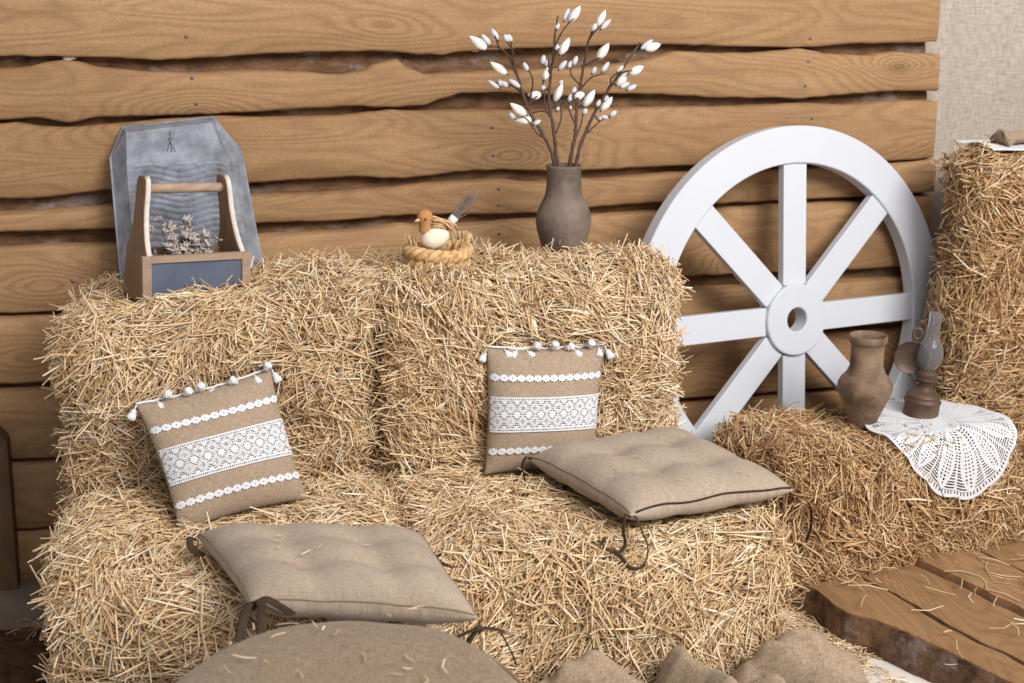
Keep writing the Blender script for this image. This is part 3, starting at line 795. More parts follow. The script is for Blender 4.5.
P = PADS['seat_left']
b = MB(); uv = P.mesh(b, 56); o = b.build('seat_cushion', 'fabric', smooth='all', uv=uv, recalc=False)
tag(o, 'tufted square burlap cushion with ribbon bow at its near corner, on the left bale', 'cushion', 'tufted burlap cushions')
for sgn in (0, 1, 2, 3):
    f = (lambda t: P.S(t, -.985, 1, .0008), lambda t: P.S(.985, t, 1, .0008), lambda t: P.S(t, .985, 1, .0008), lambda t: P.S(-.985, t, 1, .0008))[sgn]
    seam_line(P, o, -.97, .97, 'seam', 'seam', .0016, f)
c0 = P.mid(-1, -1); c1 = P.mid(1, -1); c2 = P.mid(-1, 1)
for pts in ([(.0, -.004, .006), (-.002, -.03, .020), (-.008, -.08, .036), (-.016, -.13, .044), (-.026, -.175, .032), (-.030, -.19, .028)],
            [(.006, -.004, .006), (.014, -.03, .024), (.018, -.08, .034), (.014, -.13, .044), (.010, -.175, .034), (.008, -.192, .029)],
            [(.004, -.006, .006), (.025, -.02, .022), (.050, -.05, .018), (.066, -.09, .022), (.068, -.115, .030), (.052, -.11, .030), (.030, -.07, .026), (.008, -.02, .012)]):
    ribbon(o, [c0 + Vector(p) for p in pts], .0085)
b = MB(); b.ball(c0 + Vector((.004, -.014, .006)), (.010, .008, .009), 10, 7); b.build('bow_knot', 'ribbon', o, smooth='all')
ribbon(o, [c1 + Vector((-.09, .01, -.032)), c1 + Vector((-.05, -.006, -.030)), c1 + Vector((-.01, -.012, -.014)), c1 + Vector((.02, -.016, -.014)), c1 + Vector((.045, -.02, -.022))], .008)
ribbon(o, [c1 + Vector((-.004, -.012, -.014)), c1 + Vector((-.02, -.02, -.028)), c1 + Vector((-.034, -.03, -.052))], .0065)
ribbon(o, [c1 + Vector((.035, -.018, -.02)), c1 + Vector((.048, -.012, -.045)), c1 + Vector((.062, -.006, -.075)), c1 + Vector((.07, -.01, -.10))], .004)
b = MB(); b.ball(c1 + Vector((-.002, -.012, -.014)), (.009, .007, .008), 10, 7); b.build('bow_knot', 'ribbon', o, smooth='all')
ribbon(o, [c2 + Vector((.0, -.0, -.01)), c2 + Vector((-.012, -.014, .004)), c2 + Vector((-.012, -.03, -.012)), c2 + Vector((.012, -.04, -.03))])
c3 = P.mid(1, 1)
ribbon(o, [c3 + Vector((-.002, 0, -.01)), c3 + Vector((.02, -.03, -.034)), c3 + Vector((.03, -.07, -.036)), c3 + Vector((.055, -.09, -.034))], .006)

P = PADS['seat_right']
b = MB(); uv = P.mesh(b, 56); o = b.build('seat_cushion', 'fabric', smooth='all', uv=uv, recalc=False)
tag(o, 'tufted square burlap cushion with dark zip along its near side, beside the white wheel', 'cushion', 'tufted burlap cushions')
seam_line(P, o, -.93, .97, 'zip', 'zip', .0026, lambda t: P.S(t, -.992 + .004 * math.sin(t * 7), 1, .0016))
for f in (lambda t: P.S(.985, t, 1, .0008), lambda t: P.S(t, .985, 1, .0008), lambda t: P.S(-.985, t, 1, .0008)):
    seam_line(P, o, -.97, .97, 'seam', 'seam', .0016, f)
c0 = P.mid(-1, -1); c2 = P.mid(-1, 1); c1 = P.mid(1, -1)
ribbon(o, [c0 + Vector((.0, .0, .0)), c0 + Vector((-.016, -.014, .012)), c0 + Vector((-.022, -.018, -.022)), c0 + Vector((-.018, -.022, -.052)), c0 + Vector((-.035, -.026, -.068)), c0 + Vector((-.07, -.018, -.052)), c0 + Vector((-.06, -.014, -.035))], .0045)
ribbon(o, [c0 + Vector((.0, .0, .0)), c0 + Vector((.006, -.02, .006)), c0 + Vector((.02, -.026, -.03)), c0 + Vector((.03, -.034, -.062)), c0 + Vector((.018, -.042, -.098)), c0 + Vector((-.012, -.044, -.10)), c0 + Vector((-.034, -.044, -.072)), c0 + Vector((-.048, -.04, -.058))], .0052)
ribbon(o, [c0 + Vector((-.05, -.016, -.045)), c0 + Vector((-.09, .02, -.056)), c0 + Vector((-.16, .04, -.052))], .0045)
ribbon(o, [c2 + Vector((.01, -.0, -.004)), c2 + Vector((-.008, -.016, .014)), c2 + Vector((-.020, -.02, -.004)), c2 + Vector((-.016, -.024, -.04)), c2 + Vector((-.014, -.05, -.052))], .006)
ribbon(o, [c1 + Vector((-.01, .0, -.01)), c1 + Vector((.02, -.0, -.018)), c1 + Vector((.045, .0, -.045)), c1 + Vector((.05, .0, -.09)), c1 + Vector((.042, .004, -.13))], .006)

# ------------------------------------------------------------------ burlap covered pouf in the foreground
PX, PY, PR = .197, 1.825, .322
def pouf(i, j):
    prof = [(.0, .402), (.10, .404), (.20, .402), (.265, .394), (.298, .374), (.312, .34), (.316, .28), (.316, .16), (.312, .05), (.305, .004), (.0, .002)]
    r, z = prof[j]; r *= PR / .316; z *= .545 / .404; a = 2 * PI * i / 80
    p = Vector((PX + r * math.cos(a), PY + r * 1.02 * math.sin(a), z))
    k = noise.noise(p * 5) * .008 + noise.noise(p * 14) * .004
    if 0 < j < 9: p += Vector((math.cos(a) * k, math.sin(a) * k, k * .8 if j < 5 else 0))
    return p
b = MB(); b.grid(pouf, 80, 11, closeu=True, flip=True)
uv = [(p[0] + p[2] * .3, p[1] + p[2]) for p in b.v]
o = b.build('pouf', 'pouf', smooth=60, uv=uv, merge=0)
s = o.modifiers.new('smooth', 'SUBSURF'); s.levels = 1; s.render_levels = 2
tag(o, 'round low pouf covered in brown burlap, nearest the camera before the left bale', 'pouf')
b = MB(); b.tube([Vector((PX + .309 * math.cos(2 * PI * i / 80), PY + .315 * math.sin(2 * PI * i / 80), 00.489 + .006 * noise.noise(Vector((math.cos(2 * PI * i / 80) * 3, math.sin(2 * PI * i / 80) * 3, 1))))) for i in range(80)], .0035, 6, closed=True)
b.build('seam', 'seam', o, smooth='all')

# ------------------------------------------------------------------ crumpled burlap cloth on the floor
FOLDS = [((.65, 2.34), (.79, 2.37), .070, .188), ((.79, 2.37), (.90, 2.33), .050, .172), ((.985, 2.38), (1.07, 2.16), .045, .195), ((1.05, 2.37), (1.17, 2.24), .040, .150),
         ((1.16, 2.37), (1.29, 2.37), .055, .160), ((1.28, 2.36), (1.375, 2.345), .070, .170), ((.66, 2.26), (.96, 2.20), .040, .13), ((.72, 2.33), (.86, 2.22), .03, .19), ((1.10, 2.24), (1.42, 2.27), .035, .12), ((1.20, 2.36), (1.32, 2.22), .03, .165),
         ((1.36, 2.30), (1.47, 2.36), .035, .06)]
def cloth_h(x, y):
    h = 0.0
    for (a, b_, w, ht) in FOLDS:
        ax, ay = a; bx, by = b_; t = max(0, min(1, ((x - ax) * (bx - ax) + (y - ay) * (by - ay)) / ((bx - ax) ** 2 + (by - ay) ** 2)))
        d = math.hypot(x - ax - (bx - ax) * t, y - ay - (by - ay) * t) / w
        k = ht * (math.sqrt(max(0, 1 - (d / 1.25) ** 2)) * .6 + .4 * math.exp(-d * d)) if d < 1.25 else ht * .4 * math.exp(-d * d)
        h = (h ** 3.2 + k ** 3.2) ** (1 / 3.2)
    return h
def cloth(i, j):
    u = i / 150; v = j / 90
    x = .58 + .90 * u; yb = 2.46 + .02 * math.sin(u * 14); y = 2.05 + (yb - 2.05) * v
    q = Vector((x, y, 0)); q += nvec(q * 5) * .018
    f1 = 1 - abs(noise.noise(Vector((q.x * 9 + q.y * 7, q.y * 5 - q.x * 3, 2))))
    f2 = noise.noise(Vector((q.x * 26 - q.y * 16, q.y * 15 + q.x * 9, 5)))
    z = .006 + cloth_h(q.x, q.y) * (.90 + .10 * f1) + .030 * f1 ** 3 + .008 * f2
    e = min(1, min(u, 1 - u) * 14, v * 20, (1 - v) * 16)
    return (q.x, q.y, max(.004, .006 + (z - .006) * (.1 + .9 * e)))
b = MB(); b.grid(cloth, 151, 91)
o = b.build('burlap_cloth', 'sack', smooth='all', uv=[(p[0], p[1] + p[2]) for p in b.v], recalc=False)
s = o.modifiers.new('thick', 'SOLIDIFY'); s.thickness = .003; s.offset = 1
tag(o, 'crumpled loose burlap cloth lying on the pale floor before the front middle bale', 'cloth')

# ------------------------------------------------------------------ grey carved wooden tray
tray = thing('carved_tray', (.02, 3.40, .90), 'grey painted wooden trough with carved wavy ridges, leaning on the boards behind the planter', 'tray')
def tp(x, z, d=0): return Vector((x, 3.365 + (z - .90) * .42 + d, z))
IN = [(-.108, .875), (.186, .875), (.142, 1.165), (.105, 1.268), (-.113, 1.248), (-.116, 1.165)]
OUT = [(-.150, .875), (.214, .875), (.178, 1.185), (.112, 1.275), (-.120, 1.255), (-.156, 1.180)]
b = MB(); n = 6
b.add([tp(x, z, .002) for x, z in IN] + [tp(x, z, .058) for x, z in OUT], [tuple(reversed(range(6, 12)))] + [(i, (i + 1) % 6, 6 + (i + 1) % 6, 6 + i) for i in range(6)])
b.build('back', 'tray', tray, smooth=False)
def ridge(i, j):
    z = .905 + .363 * j / 170; t = i / 70
    def edge(pts, z):
        return lerp_list(pts, z)
    xl = -.108 - .008 * min(1, (z - .905) / .26) if z < 1.165 else -.116 + .003 * (z - 1.165) / .083
    xr = .186 + (.142 - .186) * (z - .905) / .26 if z < 1.165 else .142 + (.105 - .142) * (z - 1.165) / .103
    x = xl + (xr - xl) * t; zt = 1.248 + .020 * t
    z2 = .905 + (zt - .905) * j / 170
    ph = (z2 + .0075 * math.sin(x * 38 + .9) * 1.0) / .0150
    a = max(0, min(1, (1.178 - z2) / .012))
    e = min(1, min(t, 1 - t) * 12)
    f = ph % 1.0; sc = (f ** .6) if f < .8 else (1 - f) / .2 * .87
    return tp(x, z2, -.0125 * sc * a * e)
b = MB(); b.grid(ridge, 71, 171)
b.build('ridged_face', 'tray', tray, smooth=50)
b = MB()
for pts in ([(-.012, 1.200), (-.004, 1.222)], [(-.004, 1.222), (.008, 1.198)], [(-.002, 1.196), (-.002, 1.210)], [(-.008, 1.228), (-.003, 1.233), (.002, 1.228), (-.003, 1.223), (-.008, 1.228)], [(-.003, 1.236), (-.003, 1.246)]):
    b.tube([tp(x, z, -.0004) for x, z in pts], .0012, 5)
q = b.build('carved_mark', 'steel', tray, smooth='all'); q['label'] = 'small dark carved mark'
b = MB(); b.tube([tp(x, z, .058) for x, z in OUT], .004, 6, closed=True); b.build('edge_moulding', 'tray', tray, smooth='all')

# ------------------------------------------------------------------ planter box with a dowel handle
BM = Matrix.Translation((-.090, 3.072, .892)) @ Matrix.Rotation(BOX_ANG, 4, 'Z') @ Matrix.Rotation(math.radians(3.5), 4, 'Y')
box = thing('planter_box', (-.090, 3.072, .892), 'small wooden planter box with dowel handle and slate front on the left bale', 'planter box')
PW, PD, PH = .266, .150, .114
lean = lambda x, z: x + (.026 if x < .1 else -.034) * z / .29      # the end boards lean in towards the handle
PROF = [(0, 0), (0, PH), (.008, .124), (.024, .148), (.036, .180), (.042, .215), (.042, .265), (.046, .283), (.058, .292), (.092, .292), (.104, .283), (.108, .265), (.108, .215), (.114, .180), (.126, .148), (.142, .124), (PD, PH), (PD, 0)]
for x0 in (0, PW - .013):
    b = MB(); b.prism(PROF, lambda q: BM @ Vector((lean(x0, q[1]), q[0], q[1])), lambda q: BM @ Vector((lean(x0, q[1]) + .013, q[0], q[1])))
    e = b.build('end_board', 'boxend', box, smooth=False, bevel=.0015)
    b = MB(); b.tube([BM @ Vector((lean(x0, q[1]) + .0065, q[0] - .0006, q[1])) for q in PROF[1:9]], .0062, 8, .3, up=(0, 1, 0)); b.build('worn_edge', 'edge', e, smooth='all', world=True)
b = MB(); x0, x1 = .0132, PW - .0132
for lo, hi in (((.0, -.001, 0), (.0215, .012, PH)), ((PW - .0215, -.001, 0), (PW, .012, PH)), ((.0215, -.001, 0), (PW - .0215, .012, .017)), ((.0215, -.001, PH - .017), (PW - .0215, .012, PH))):
    q = MB(); q.box((lo[0], lo[1] - .002, lo[2]), hi, BM); q.build('frame_strip', 'box', box, smooth=False, bevel=.001)
q = MB(); q.box((.020, .003, .015), (PW - .020, .009, PH - .015), BM); e = q.build('slate_panel', 'slate', box, smooth=False); e['label'] = 'blank blue-grey slate panel'
q = MB(); q.box((x0, PD - .010, .002), (x1, PD - .001, PH - .004), BM); q.build('back_panel', 'box', box, smooth=False)
q = MB(); q.box((x0, .012, .001), (x1, PD - .010, .008), BM); q.build('bottom_panel', 'box', box, smooth=False)
q = MB(); q.tube([BM @ Vector((x, .075, .262)) for x in (.030, .07, .12, .18, PW - .036)], .0118, 14); q.build('dowel_handle', 'box', box)

# dried flowers in the planter
fl = thing('dried_flower_bunch', tuple(BM @ Vector((.12, .06, .01))), 'bunch of silvery dried starry flowers lying in the planter box', 'dried flowers')
rd = random.Random(5); b = MB(); heads = []
base = Vector((.135, .062, .014))
for k in range(46):
    tx = rd.gauss(.012, .045); tz = rd.uniform(.085, .175) - abs(tx + .01) * .35; ty = rd.uniform(-.028, .025)
    if k == 0: tx, tz, ty = -.105, .165, -.01
    if k == 1: tx, tz, ty = -.055, .19, 0
    if k == 2: tx, tz, ty = .012, .185, 0
    tx = max(-.08, min(.085, tx)); tip = Vector((.115 + tx, .055 + ty, tz))
    st = base + Vector((rd.uniform(-.03, .03), rd.uniform(-.02, .02), 0))
    md = (st + tip) / 2 + Vector((rd.uniform(-.01, .01), rd.uniform(-.01, .01), .018))
    b.tube([BM @ p for p in spline([st, md, tip], 7)], .0013, 5)
    heads.append((tip, (tip - md).normalized()))
    if rd.random() < .5:
        tip2 = md + Vector((rd.uniform(-.03, .03), rd.uniform(-.02, .015), rd.uniform(.015, .035)))
        b.tube([BM @ p for p in spline([md, (md + tip2) / 2 + Vector((0, 0, .004)), tip2], 5)], .001, 5); heads.append((tip2, (tip2 - md).normalized()))
b.build('stems', 'drystem', fl, smooth='all').name = 'stem_cluster'
for tip, d in heads:
    h = MB(); d = (d + Vector((rd.uniform(-.4, .4), -.35 + rd.uniform(-.3, .3), rd.uniform(-.2, .3)))).normalized()
    a1 = d.orthogonal().normalized(); a2 = d.cross(a1); R = rd.uniform(.015, .027); ph = rd.uniform(0, 6); npet = rd.choice((6, 7, 8))
    for q in range(npet):
        an = ph + 2 * PI * q / npet; o1 = a1 * math.cos(an) + a2 * math.sin(an); sd = d.cross(o1)
        op = rd.uniform(.5, 1.0)
        pts = [tip, tip + o1 * R * .45 * op + d * R * .30, tip + o1 * R * op + d * R * rd.uniform(.35, .8)]
        w = R * .26
        vs = [pts[0] - d * .002, pts[1] - sd * w, pts[1] + sd * w, pts[2], pts[1] + d * w * .5, pts[1] - d * w * .4]
        h.add([BM @ v for v in vs], [(0, 1, 4), (0, 4, 2), (1, 3, 4), (4, 3, 2), (0, 5, 1), (0, 2, 5), (1, 5, 3), (5, 2, 3)])
    h.ball(BM @ (tip + d * .002), R * .26, 8, 6)
    h.build('flower_head', 'dry', fl, smooth=False)

# ------------------------------------------------------------------ straw nest and toy bird
NC = Vector((.628, 3.15, .924))
nest = thing('bird_nest', tuple(NC), 'small nest of twisted raffia rope with a toy bird in it, on the middle bale', 'nest')
for lev, (R, z, rr_, turns, ph) in enumerate(((.059, .019, .0175, 6, 0), (.066, .045, .0165, 7, 1.2))):
    for k in range(3):
        b = MB(); pts = []
        for i in range(150):
            a = 2 * PI * i / 150; t = a * turns + k * 2 * PI / 3 + ph
            r = R + rr_ * .55 * math.cos(t)
            pts.append(NC + Vector((r * 1.08 * math.cos(a), r * math.sin(a), z + rr_ * .55 * math.sin(t) + .004 * math.sin(2 * a + lev))))
        b.tube(pts, rr_ * .62, 7, closed=True); b.build('rope_strand', 'rope', nest, smooth='all')
b = MB(); b.lathe([(0, .003), (.05, .004), (.058, .014), (.05, .02), (0, .014)], 28, tuple(NC)); b.build('nest_floor', 'raffia', nest)
rd = random.Random(9)
for (a0, a1, n, ln, sp) in ((2.7, 3.7, 22, .040, .35), (-.75, .55, 46, .044, .45), (-1.5, -.75, 12, .038, .35), (.6, 2.6, 26, .034, .3)):
    b = MB()
    for k in range(n):
        a = a0 + (a1 - a0) * rd.random(); o1 = Vector((math.cos(a), math.sin(a), 0)); p = NC + Vector((o1.x * .066, o1.y * .060, .050 + rd.uniform(-.004, .004)))
        e = p + (Vector((0, 0, 1)) + o1 * rd.uniform(.1, sp * 1.6) + Vector((rd.uniform(-.2, .2), 0, 0))).normalized() * ln * rd.uniform(.7, 1.1)
        b.tube([p, (p + e) / 2 + o1 * .001, e], [.0014, .0017, .0013], 5)
    b.build('raffia_tuft', 'raffia', nest, smooth='all')
bird = thing('toy_bird', tuple(NC + Vector((0, 0, .02))), 'toy bird with brown felt head, cream body and twig tail sitting in the nest', 'toy bird')
BC = NC + Vector((-.014, -.022, .082))
def body(i, j):
    a = 2 * PI * i / 28; e = -PI / 2 + PI * j / 17
    x = math.cos(e) * math.cos(a); y = math.cos(e) * math.sin(a); z = math.sin(e)
    p = Vector((x * (.040 if x > 0 else .033), y * .027, z * .029))
    if x > 0: p.z += .010 * x * x
    return BC + p * (1 + .04 * noise.noise(p * 90))
b = MB(); b.grid(body, 28, 18, closeu=True); b.build('body', 'plush', bird, smooth='all')
HC = BC + Vector((-.019, .002, .047))
b = MB()
def head(i, j):
    pr = [(.0165, -.030), (.0170, -.022), (.0168, -.012), (.0185, -.002), (.0200, .006), (.0192, .014), (.0155, .021), (.009, .0255), (.0, .027)]
    r, z = pr[j]; a = 2 * PI * i / 24
    return HC + Vector((r * math.cos(a) - .002 * (z > 0), r * .95 * math.sin(a), z))
b.grid(head, 24, 9, closeu=True); b.build('head', 'felt', bird, smooth='all')
b = MB(); b.tube([HC + Vector((-.0165, -.006, .003)), HC + Vector((-.024, -.008, .001)), HC + Vector((-.030, -.010, -.001))], [.0052, .0036, .0006], 8); b.build('beak', 'beak', bird, smooth='all')
b = MB(); b.ball(HC + Vector((-.004, -.0185, .005)), .0028, 10, 8); b.build('eye', 'black', bird, smooth='all')
b = MB()
for k in range(26):
    u = rd.random(); p = HC + Vector((.010 + rd.uniform(0, .006), rd.uniform(-.016, .010), .010 - .03 * u)); e = BC + Vector((.030 + .035 * rd.random(), rd.uniform(-.02, .012), .012 + .02 * rd.random()))
    b.tube(spline([p, (p + e) / 2 + Vector((.004, -.004, .008)), e], 5), [.0012, .0024, .0026, .0022, .001], 5)
b.build('raffia_wing', 'raffia', bird, smooth='all')
b = MB(); T0 = BC + Vector((.026, .004, .018)); T1 = BC + Vector((.104, .012, .104)); td = (T1 - T0).normalized(); t1 = td.orthogonal().normalized(); t2 = td.cross(t1)
for k in range(44):
    a = rd.uniform(0, 6.28); r = rd.random() ** .5
    o1 = t1 * math.cos(a) + t2 * math.sin(a); l = rd.uniform(.82, 1.12)
    p = T0 + o1 * r * .008; m_ = T0 + (T1 - T0) * .35 + o1 * r * .0085; e = T0 + (T1 - T0) * l + o1 * r * .017
    if k % 15 == 0: e += Vector((.012, 0, -.010))
    b.tube([p, m_, e], [.0010, .0012, .0007], 5)
b.build('twig_tail', 'drystem', bird, smooth='all')
b = MB(); b.tube([T0 + (T1 - T0) * t for t in (.22, .30, .38)], .0112, 14); q = b.build('tail_band', 'lace', bird, smooth='all'); q['label'] = 'white band round the tail'

# ------------------------------------------------------------------ clay vase with magnolia branches
VC = Vector((1.002, 3.30, .906))
b = MB(); b.lathe([(0, 0), (.046, 0), (.052, .006), (.062, .040), (.0715, .075), (.0745, .098), (.073, .116), (.067, .134), (.0575, .152), (.0505, .168), (.0465, .188), (.0455, .225), (.0465, .238), (.0475, .243), (.0475, .247), (.0455, .249),
                   (.0430, .247), (.0410, .235), (.041, .19), (.046, .165), (.066, .11), (.06, .04), (.04, .012), (0, .012)], 48, tuple(VC))
o = b.build('clay_vase', 'clay', smooth='all'); tag(o, 'tall grey clay vase on the middle bale holding bare budding branches', 'vase')
# branch stems are laid out as (x, z) offsets from the vase mouth centre, with a little depth
def px(x, y, d=0.0):                                               # close-up picture units -> metres about the mouth
    s = .000722
    return VC + Vector(((x - 387) * s, d - (x - 383) * s * .0, .247 + (620 - y) * s * .955))
BR = [
    ('magnolia branch leaning left, with the lowest white buds', [(350, 640), (338, 580), (308, 510), (262, 420), (235, 350), (212, 285), (175, 215), (130, 172), (75, 172)], -.01,
     [[(308, 510), (275, 490), (240, 440), (215, 425)], [(262, 420), (300, 410), (318, 420)], [(235, 350), (205, 320), (165, 310), (120, 305)], [(212, 285), (180, 245), (150, 235)], [(190, 240), (178, 190), (150, 150)], [(178, 190), (168, 150)], [(262, 370), (265, 300), (240, 255)], [(130, 172), (110, 130)], [(240, 400), (285, 355)]],
     [(25, 130, 85, 178, 1), (70, 125, 100, 163, 0), (100, 105, 125, 145, 0), (145, 125, 158, 155, 0), (163, 125, 176, 155, 0), (104, 225, 165, 270, 1), (105, 295, 145, 325, 0), (183, 293, 224, 322, 0), (148, 290, 155, 318, 0), (155, 300, 184, 320, 0), (180, 378, 240, 425, 1), (204, 447, 270, 443, 1), (182, 415, 200, 438, 0), (268, 460, 295, 445, 0), (230, 230, 248, 262, 0), (255, 352, 308, 355, 1)]),
    ('magnolia branch rising straight up from the vase, tallest bud at its top', [(366, 640), (358, 560), (350, 470), (342, 380), (346, 290), (346, 210), (342, 140), (352, 62)], .012,
     [[(346, 170), (368, 110), (400, 70)], [(358, 500), (378, 440), (376, 370)], [(346, 290), (328, 240), (318, 215)], [(343, 340), (325, 320), (330, 270)], [(350, 450), (320, 400), (318, 330)], [(346, 220), (358, 180)]],
     [(388, 85, 430, 25, 1), (376, 80, 396, 35, 0), (348, 112, 354, 85, 0), (372, 205, 410, 142, 1), (352, 188, 358, 165, 0), (310, 240, 318, 205, 0), (326, 248, 336, 222, 0), (322, 300, 334, 250, 1), (364, 382, 390, 312, 1), (388, 320, 400, 303, 0), (316, 338, 322, 318, 0), (366, 415, 374, 398, 0), (376, 262, 404, 228, 0)]),
    ('magnolia branch just right of centre with paired buds at its top', [(402, 640), (412, 560), (425, 480), (436, 400), (455, 310), (462, 220), (464, 150), (480, 105)], -.008,
     [[(455, 320), (422, 280), (425, 245)], [(462, 250), (490, 225), (510, 215)], [(450, 340), (490, 290), (535, 275)], [(428, 470), (400, 400), (412, 370)], [(425, 510), (450, 470), (470, 420)], [(440, 400), (470, 390)], [(464, 150), (475, 120), (495, 95)], [(436, 390), (420, 360), (432, 340)]],
     [(492, 100, 522, 40, 1), (472, 118, 486, 88, 0), (500, 110, 538, 75, 0), (505, 222, 550, 162, 1), (408, 255, 422, 228, 0), (424, 243, 440, 210, 0), (502, 278, 518, 252, 0), (538, 272, 568, 235, 0), (458, 398, 498, 334, 1), (428, 362, 474, 354, 1), (424, 350, 432, 325, 0), (462, 428, 472, 405, 0), (410, 382, 420, 350, 0), (412, 410, 416, 395, 0)]),
    ('magnolia branch leaning right, reaching farthest to the right', [(432, 640), (450, 560), (485, 480), (515, 410), (545, 345), (580, 280), (620, 220), (665, 160)], .006,
     [[(485, 500), (530, 465), (560, 448), (580, 440)], [(505, 430), (535, 400), (545, 380)], [(545, 345), (560, 320), (600, 320), (625, 335)], [(570, 300), (590, 270), (620, 262)], [(560, 320), (548, 290), (580, 262)], [(525, 395), (520, 385)], [(515, 440), (528, 455)]],
     [(660, 185, 706, 150, 0), (676, 185, 740, 168, 1), (614, 275, 672, 248, 1), (578, 320, 618, 272, 1), (592, 328, 628, 310, 0), (620, 338, 656, 320, 0), (534, 418, 578, 365, 1), (512, 400, 528, 374, 0), (540, 380, 558, 360, 0), (536, 440, 566, 446, 0), (568, 440, 594, 420, 0), (572, 270, 594, 245, 0), (524, 452, 530, 440, 0)]),
]
rd = random.Random(21)
for label, main, dep, subs, buds in BR:
    o = thing('magnolia_branch', tuple(px(*main[0])), label, 'branch', 'branches in the clay vase')
    dmap = lambda y: dep + .03 * math.sin(y * .012 + dep * 300) * min(1, max(0, (620 - y) / 300))
    b = MB(); P3 = spline([px(x, y, dmap(y) if y < 600 else dep * .4) for x, y in main], 44)
    P3 = [p + Vector((rd.uniform(-1, 1), rd.uniform(-1, 1), 0)) * .0011 for p in P3]
    b.tube(P3, [(.0052 - .0030 * i / 43) * (1 + .22 * (i % 4 == 0)) for i in range(44)], 7); b.build('stem', 'twig', o, smooth='all')
    for s in subs:
        b = MB(); L = spline([px(x, y, dmap(y) + .012 * k * (1 if s[0][0] % 2 else -1)) for k, (x, y) in enumerate(s)], 12)
        b.tube(L, [0.0028 - .0012 * i / 11 for i in range(12)], 6); b.build('twig', 'twig', o, smooth='all')
    for (xa, ya, xb, yb, big) in buds:
        if big and ((xa - 383) ** 2 + (ya - 620) ** 2 > (xb - 383) ** 2 + (yb - 620) ** 2): xa, ya, xb, yb = xb, yb, xa, ya
        if not big and yb > ya: xa, ya, xb, yb = xb, yb, xa, ya
        dd = dmap(ya) + rd.uniform(-.012, .012); A = px(xa, ya, dd); B = px(xb, yb, dd + rd.uniform(-.006, .006)); ax = (B - A); ln = ax.length; ax.normalize()
        b = MB(); w = (.0115 if big else .0068) * rd.uniform(.9, 1.1); w = min(w, ln * .42)
        n1 = ax.orthogonal().normalized(); n2 = ax.cross(n1)
        prf = [(0, 0), (.35, .03), (.75, .18), (1, .42), (.82, .65), (.45, .86), (.0, 1.0)] if big else [(0, 0), (.5, .05), (.92, .25), (1, .5), (.8, .75), (.4, .94), (0, 1)]
        b.grid(lambda i, j: A + ax * ln * prf[j][1] + (n1 * math.cos(2 * PI * i / 12) + n2 * math.sin(2 * PI * i / 12)) * w * prf[j][0] * (1 + (.13 * math.cos(3 * 2 * PI * i / 12 + j * .5) if big else 0)), 12, 7, closeu=True)
        q = b.build('bud', 'bud' if big else 'budgrey', o, smooth='all')
        b = MB(); b.tube([A - ax * .004, A + ax * .003], [.0016, .0032], 6); b.build('bud_base', 'twig', q, smooth='all')

# ------------------------------------------------------------------ clay jug
JC = Vector((1.784, 3.035, .444))
b = MB(); b.lathe([(0, 0), (.030, 0), (.034, .005), (.044, .036), (.060, .074), (.0705, .098), (.0738, .112), (.0725, .126), (.066, .139), (.055, .151), (.0468, .159), (.0445, .168), (.0440, .200), (.0440, .234), (.0455, .238), (.0495, .241), (.0512, .247), (.0512, .256), (.0495, .261),
                   (.0465, .2605), (.0415, .248), (.041, .2), (.044, .175), (.062, .13), (.06, .1), (.035, .03), (0, .02)], 48, tuple(JC), None)
o = b.build('clay_jug', 'clay_jug', smooth='all'); tag(o, 'weathered brown clay jug with open mouth on the low tan bale', 'jug')

# ------------------------------------------------------------------ oil lamp
LT = Matrix.Translation((1.968, 3.045, .455)) @ Matrix.Rotation(math.radians(4.5), 4, 'Y')
lamp = thing('oil_lamp', (1.968, 3.045, .455), 'rusty brown oil lamp with glass chimney standing on the lace doily', 'oil lamp')
def lz(name, prof, m, parent=lamp, n=40):
    b = MB(); b.lathe(prof, n, (0, 0, 0), LT); return b.build(name, m, parent, smooth=50)
lz('font', [(0, 0), (.048, 0), (.0495, .003), (.0490, .006), (.0475, .009), (.0475, .040), (.0495, .042), (.0505, .046), (.0495, .050), (.046, .053), (.045, .058), (.0465, .061), (.044, .066), (.034, .074), (.026, .080), (.0225, .088), (.0225, .094), (.0255, .096), (.0255, .100), (0, .100)], 'iron')
bn = lz('burner', [(0, .100), (.024, .100), (.028, .104), (.0285, .109), (.0245, .113), (.0265, .117), (.0285, .124), (.0265, .131), (.021, .133), (0, .133)], 'iron')
for k in range(14):
    a = 2 * PI * k / 14; b = MB(); b.ball(LT @ Vector((.0275 * math.cos(a), .0275 * math.sin(a), .124)), .003, 6, 5); b.build('pierced_bead', 'reflector', bn, smooth='all')
b = MB(); b.tube([LT @ Vector((.026, -.004, .112)), LT @ Vector((.046, -.012, .112))], .0022, 8); b.tube([LT @ Vector((.046, -.012, .112)), LT @ Vector((.049, -.013, .112))], .0085, 14); b.build('wick_knob', 'iron', lamp)
lz('glass_chimney', [(.0205, .134), (.0225, .140), (.031, .154), (.0355, .172), (.0355, .188), (.030, .206), (.0215, .220), (.0178, .232), (.0168, .250), (.0166, .292), (.0172, .298), (.0158, .298), (.0151, .292), (.0153, .250), (.0163, .232), (.020, .220), (.0285, .206), (.034, .188), (.034, .172), (.0295, .154), (.021, .140), (.019, .134)], 'glass')
RD = LT @ Matrix.Translation((-.038, .028, .162)) @ Matrix.Rotation(math.radians(-28), 4, 'Z') @ Matrix.Rotation(PI / 2, 4, 'X')
b = MB(); b.lathe([(0, -.007), (.02, -.005), (.040, .0), (.0455, .004), (.047, .003), (.046, .0005), (.040, -.003), (.02, -.008), (0, -.010)], 40, (0, 0, 0), RD); b.build('reflector_disc', 'reflector', lamp)
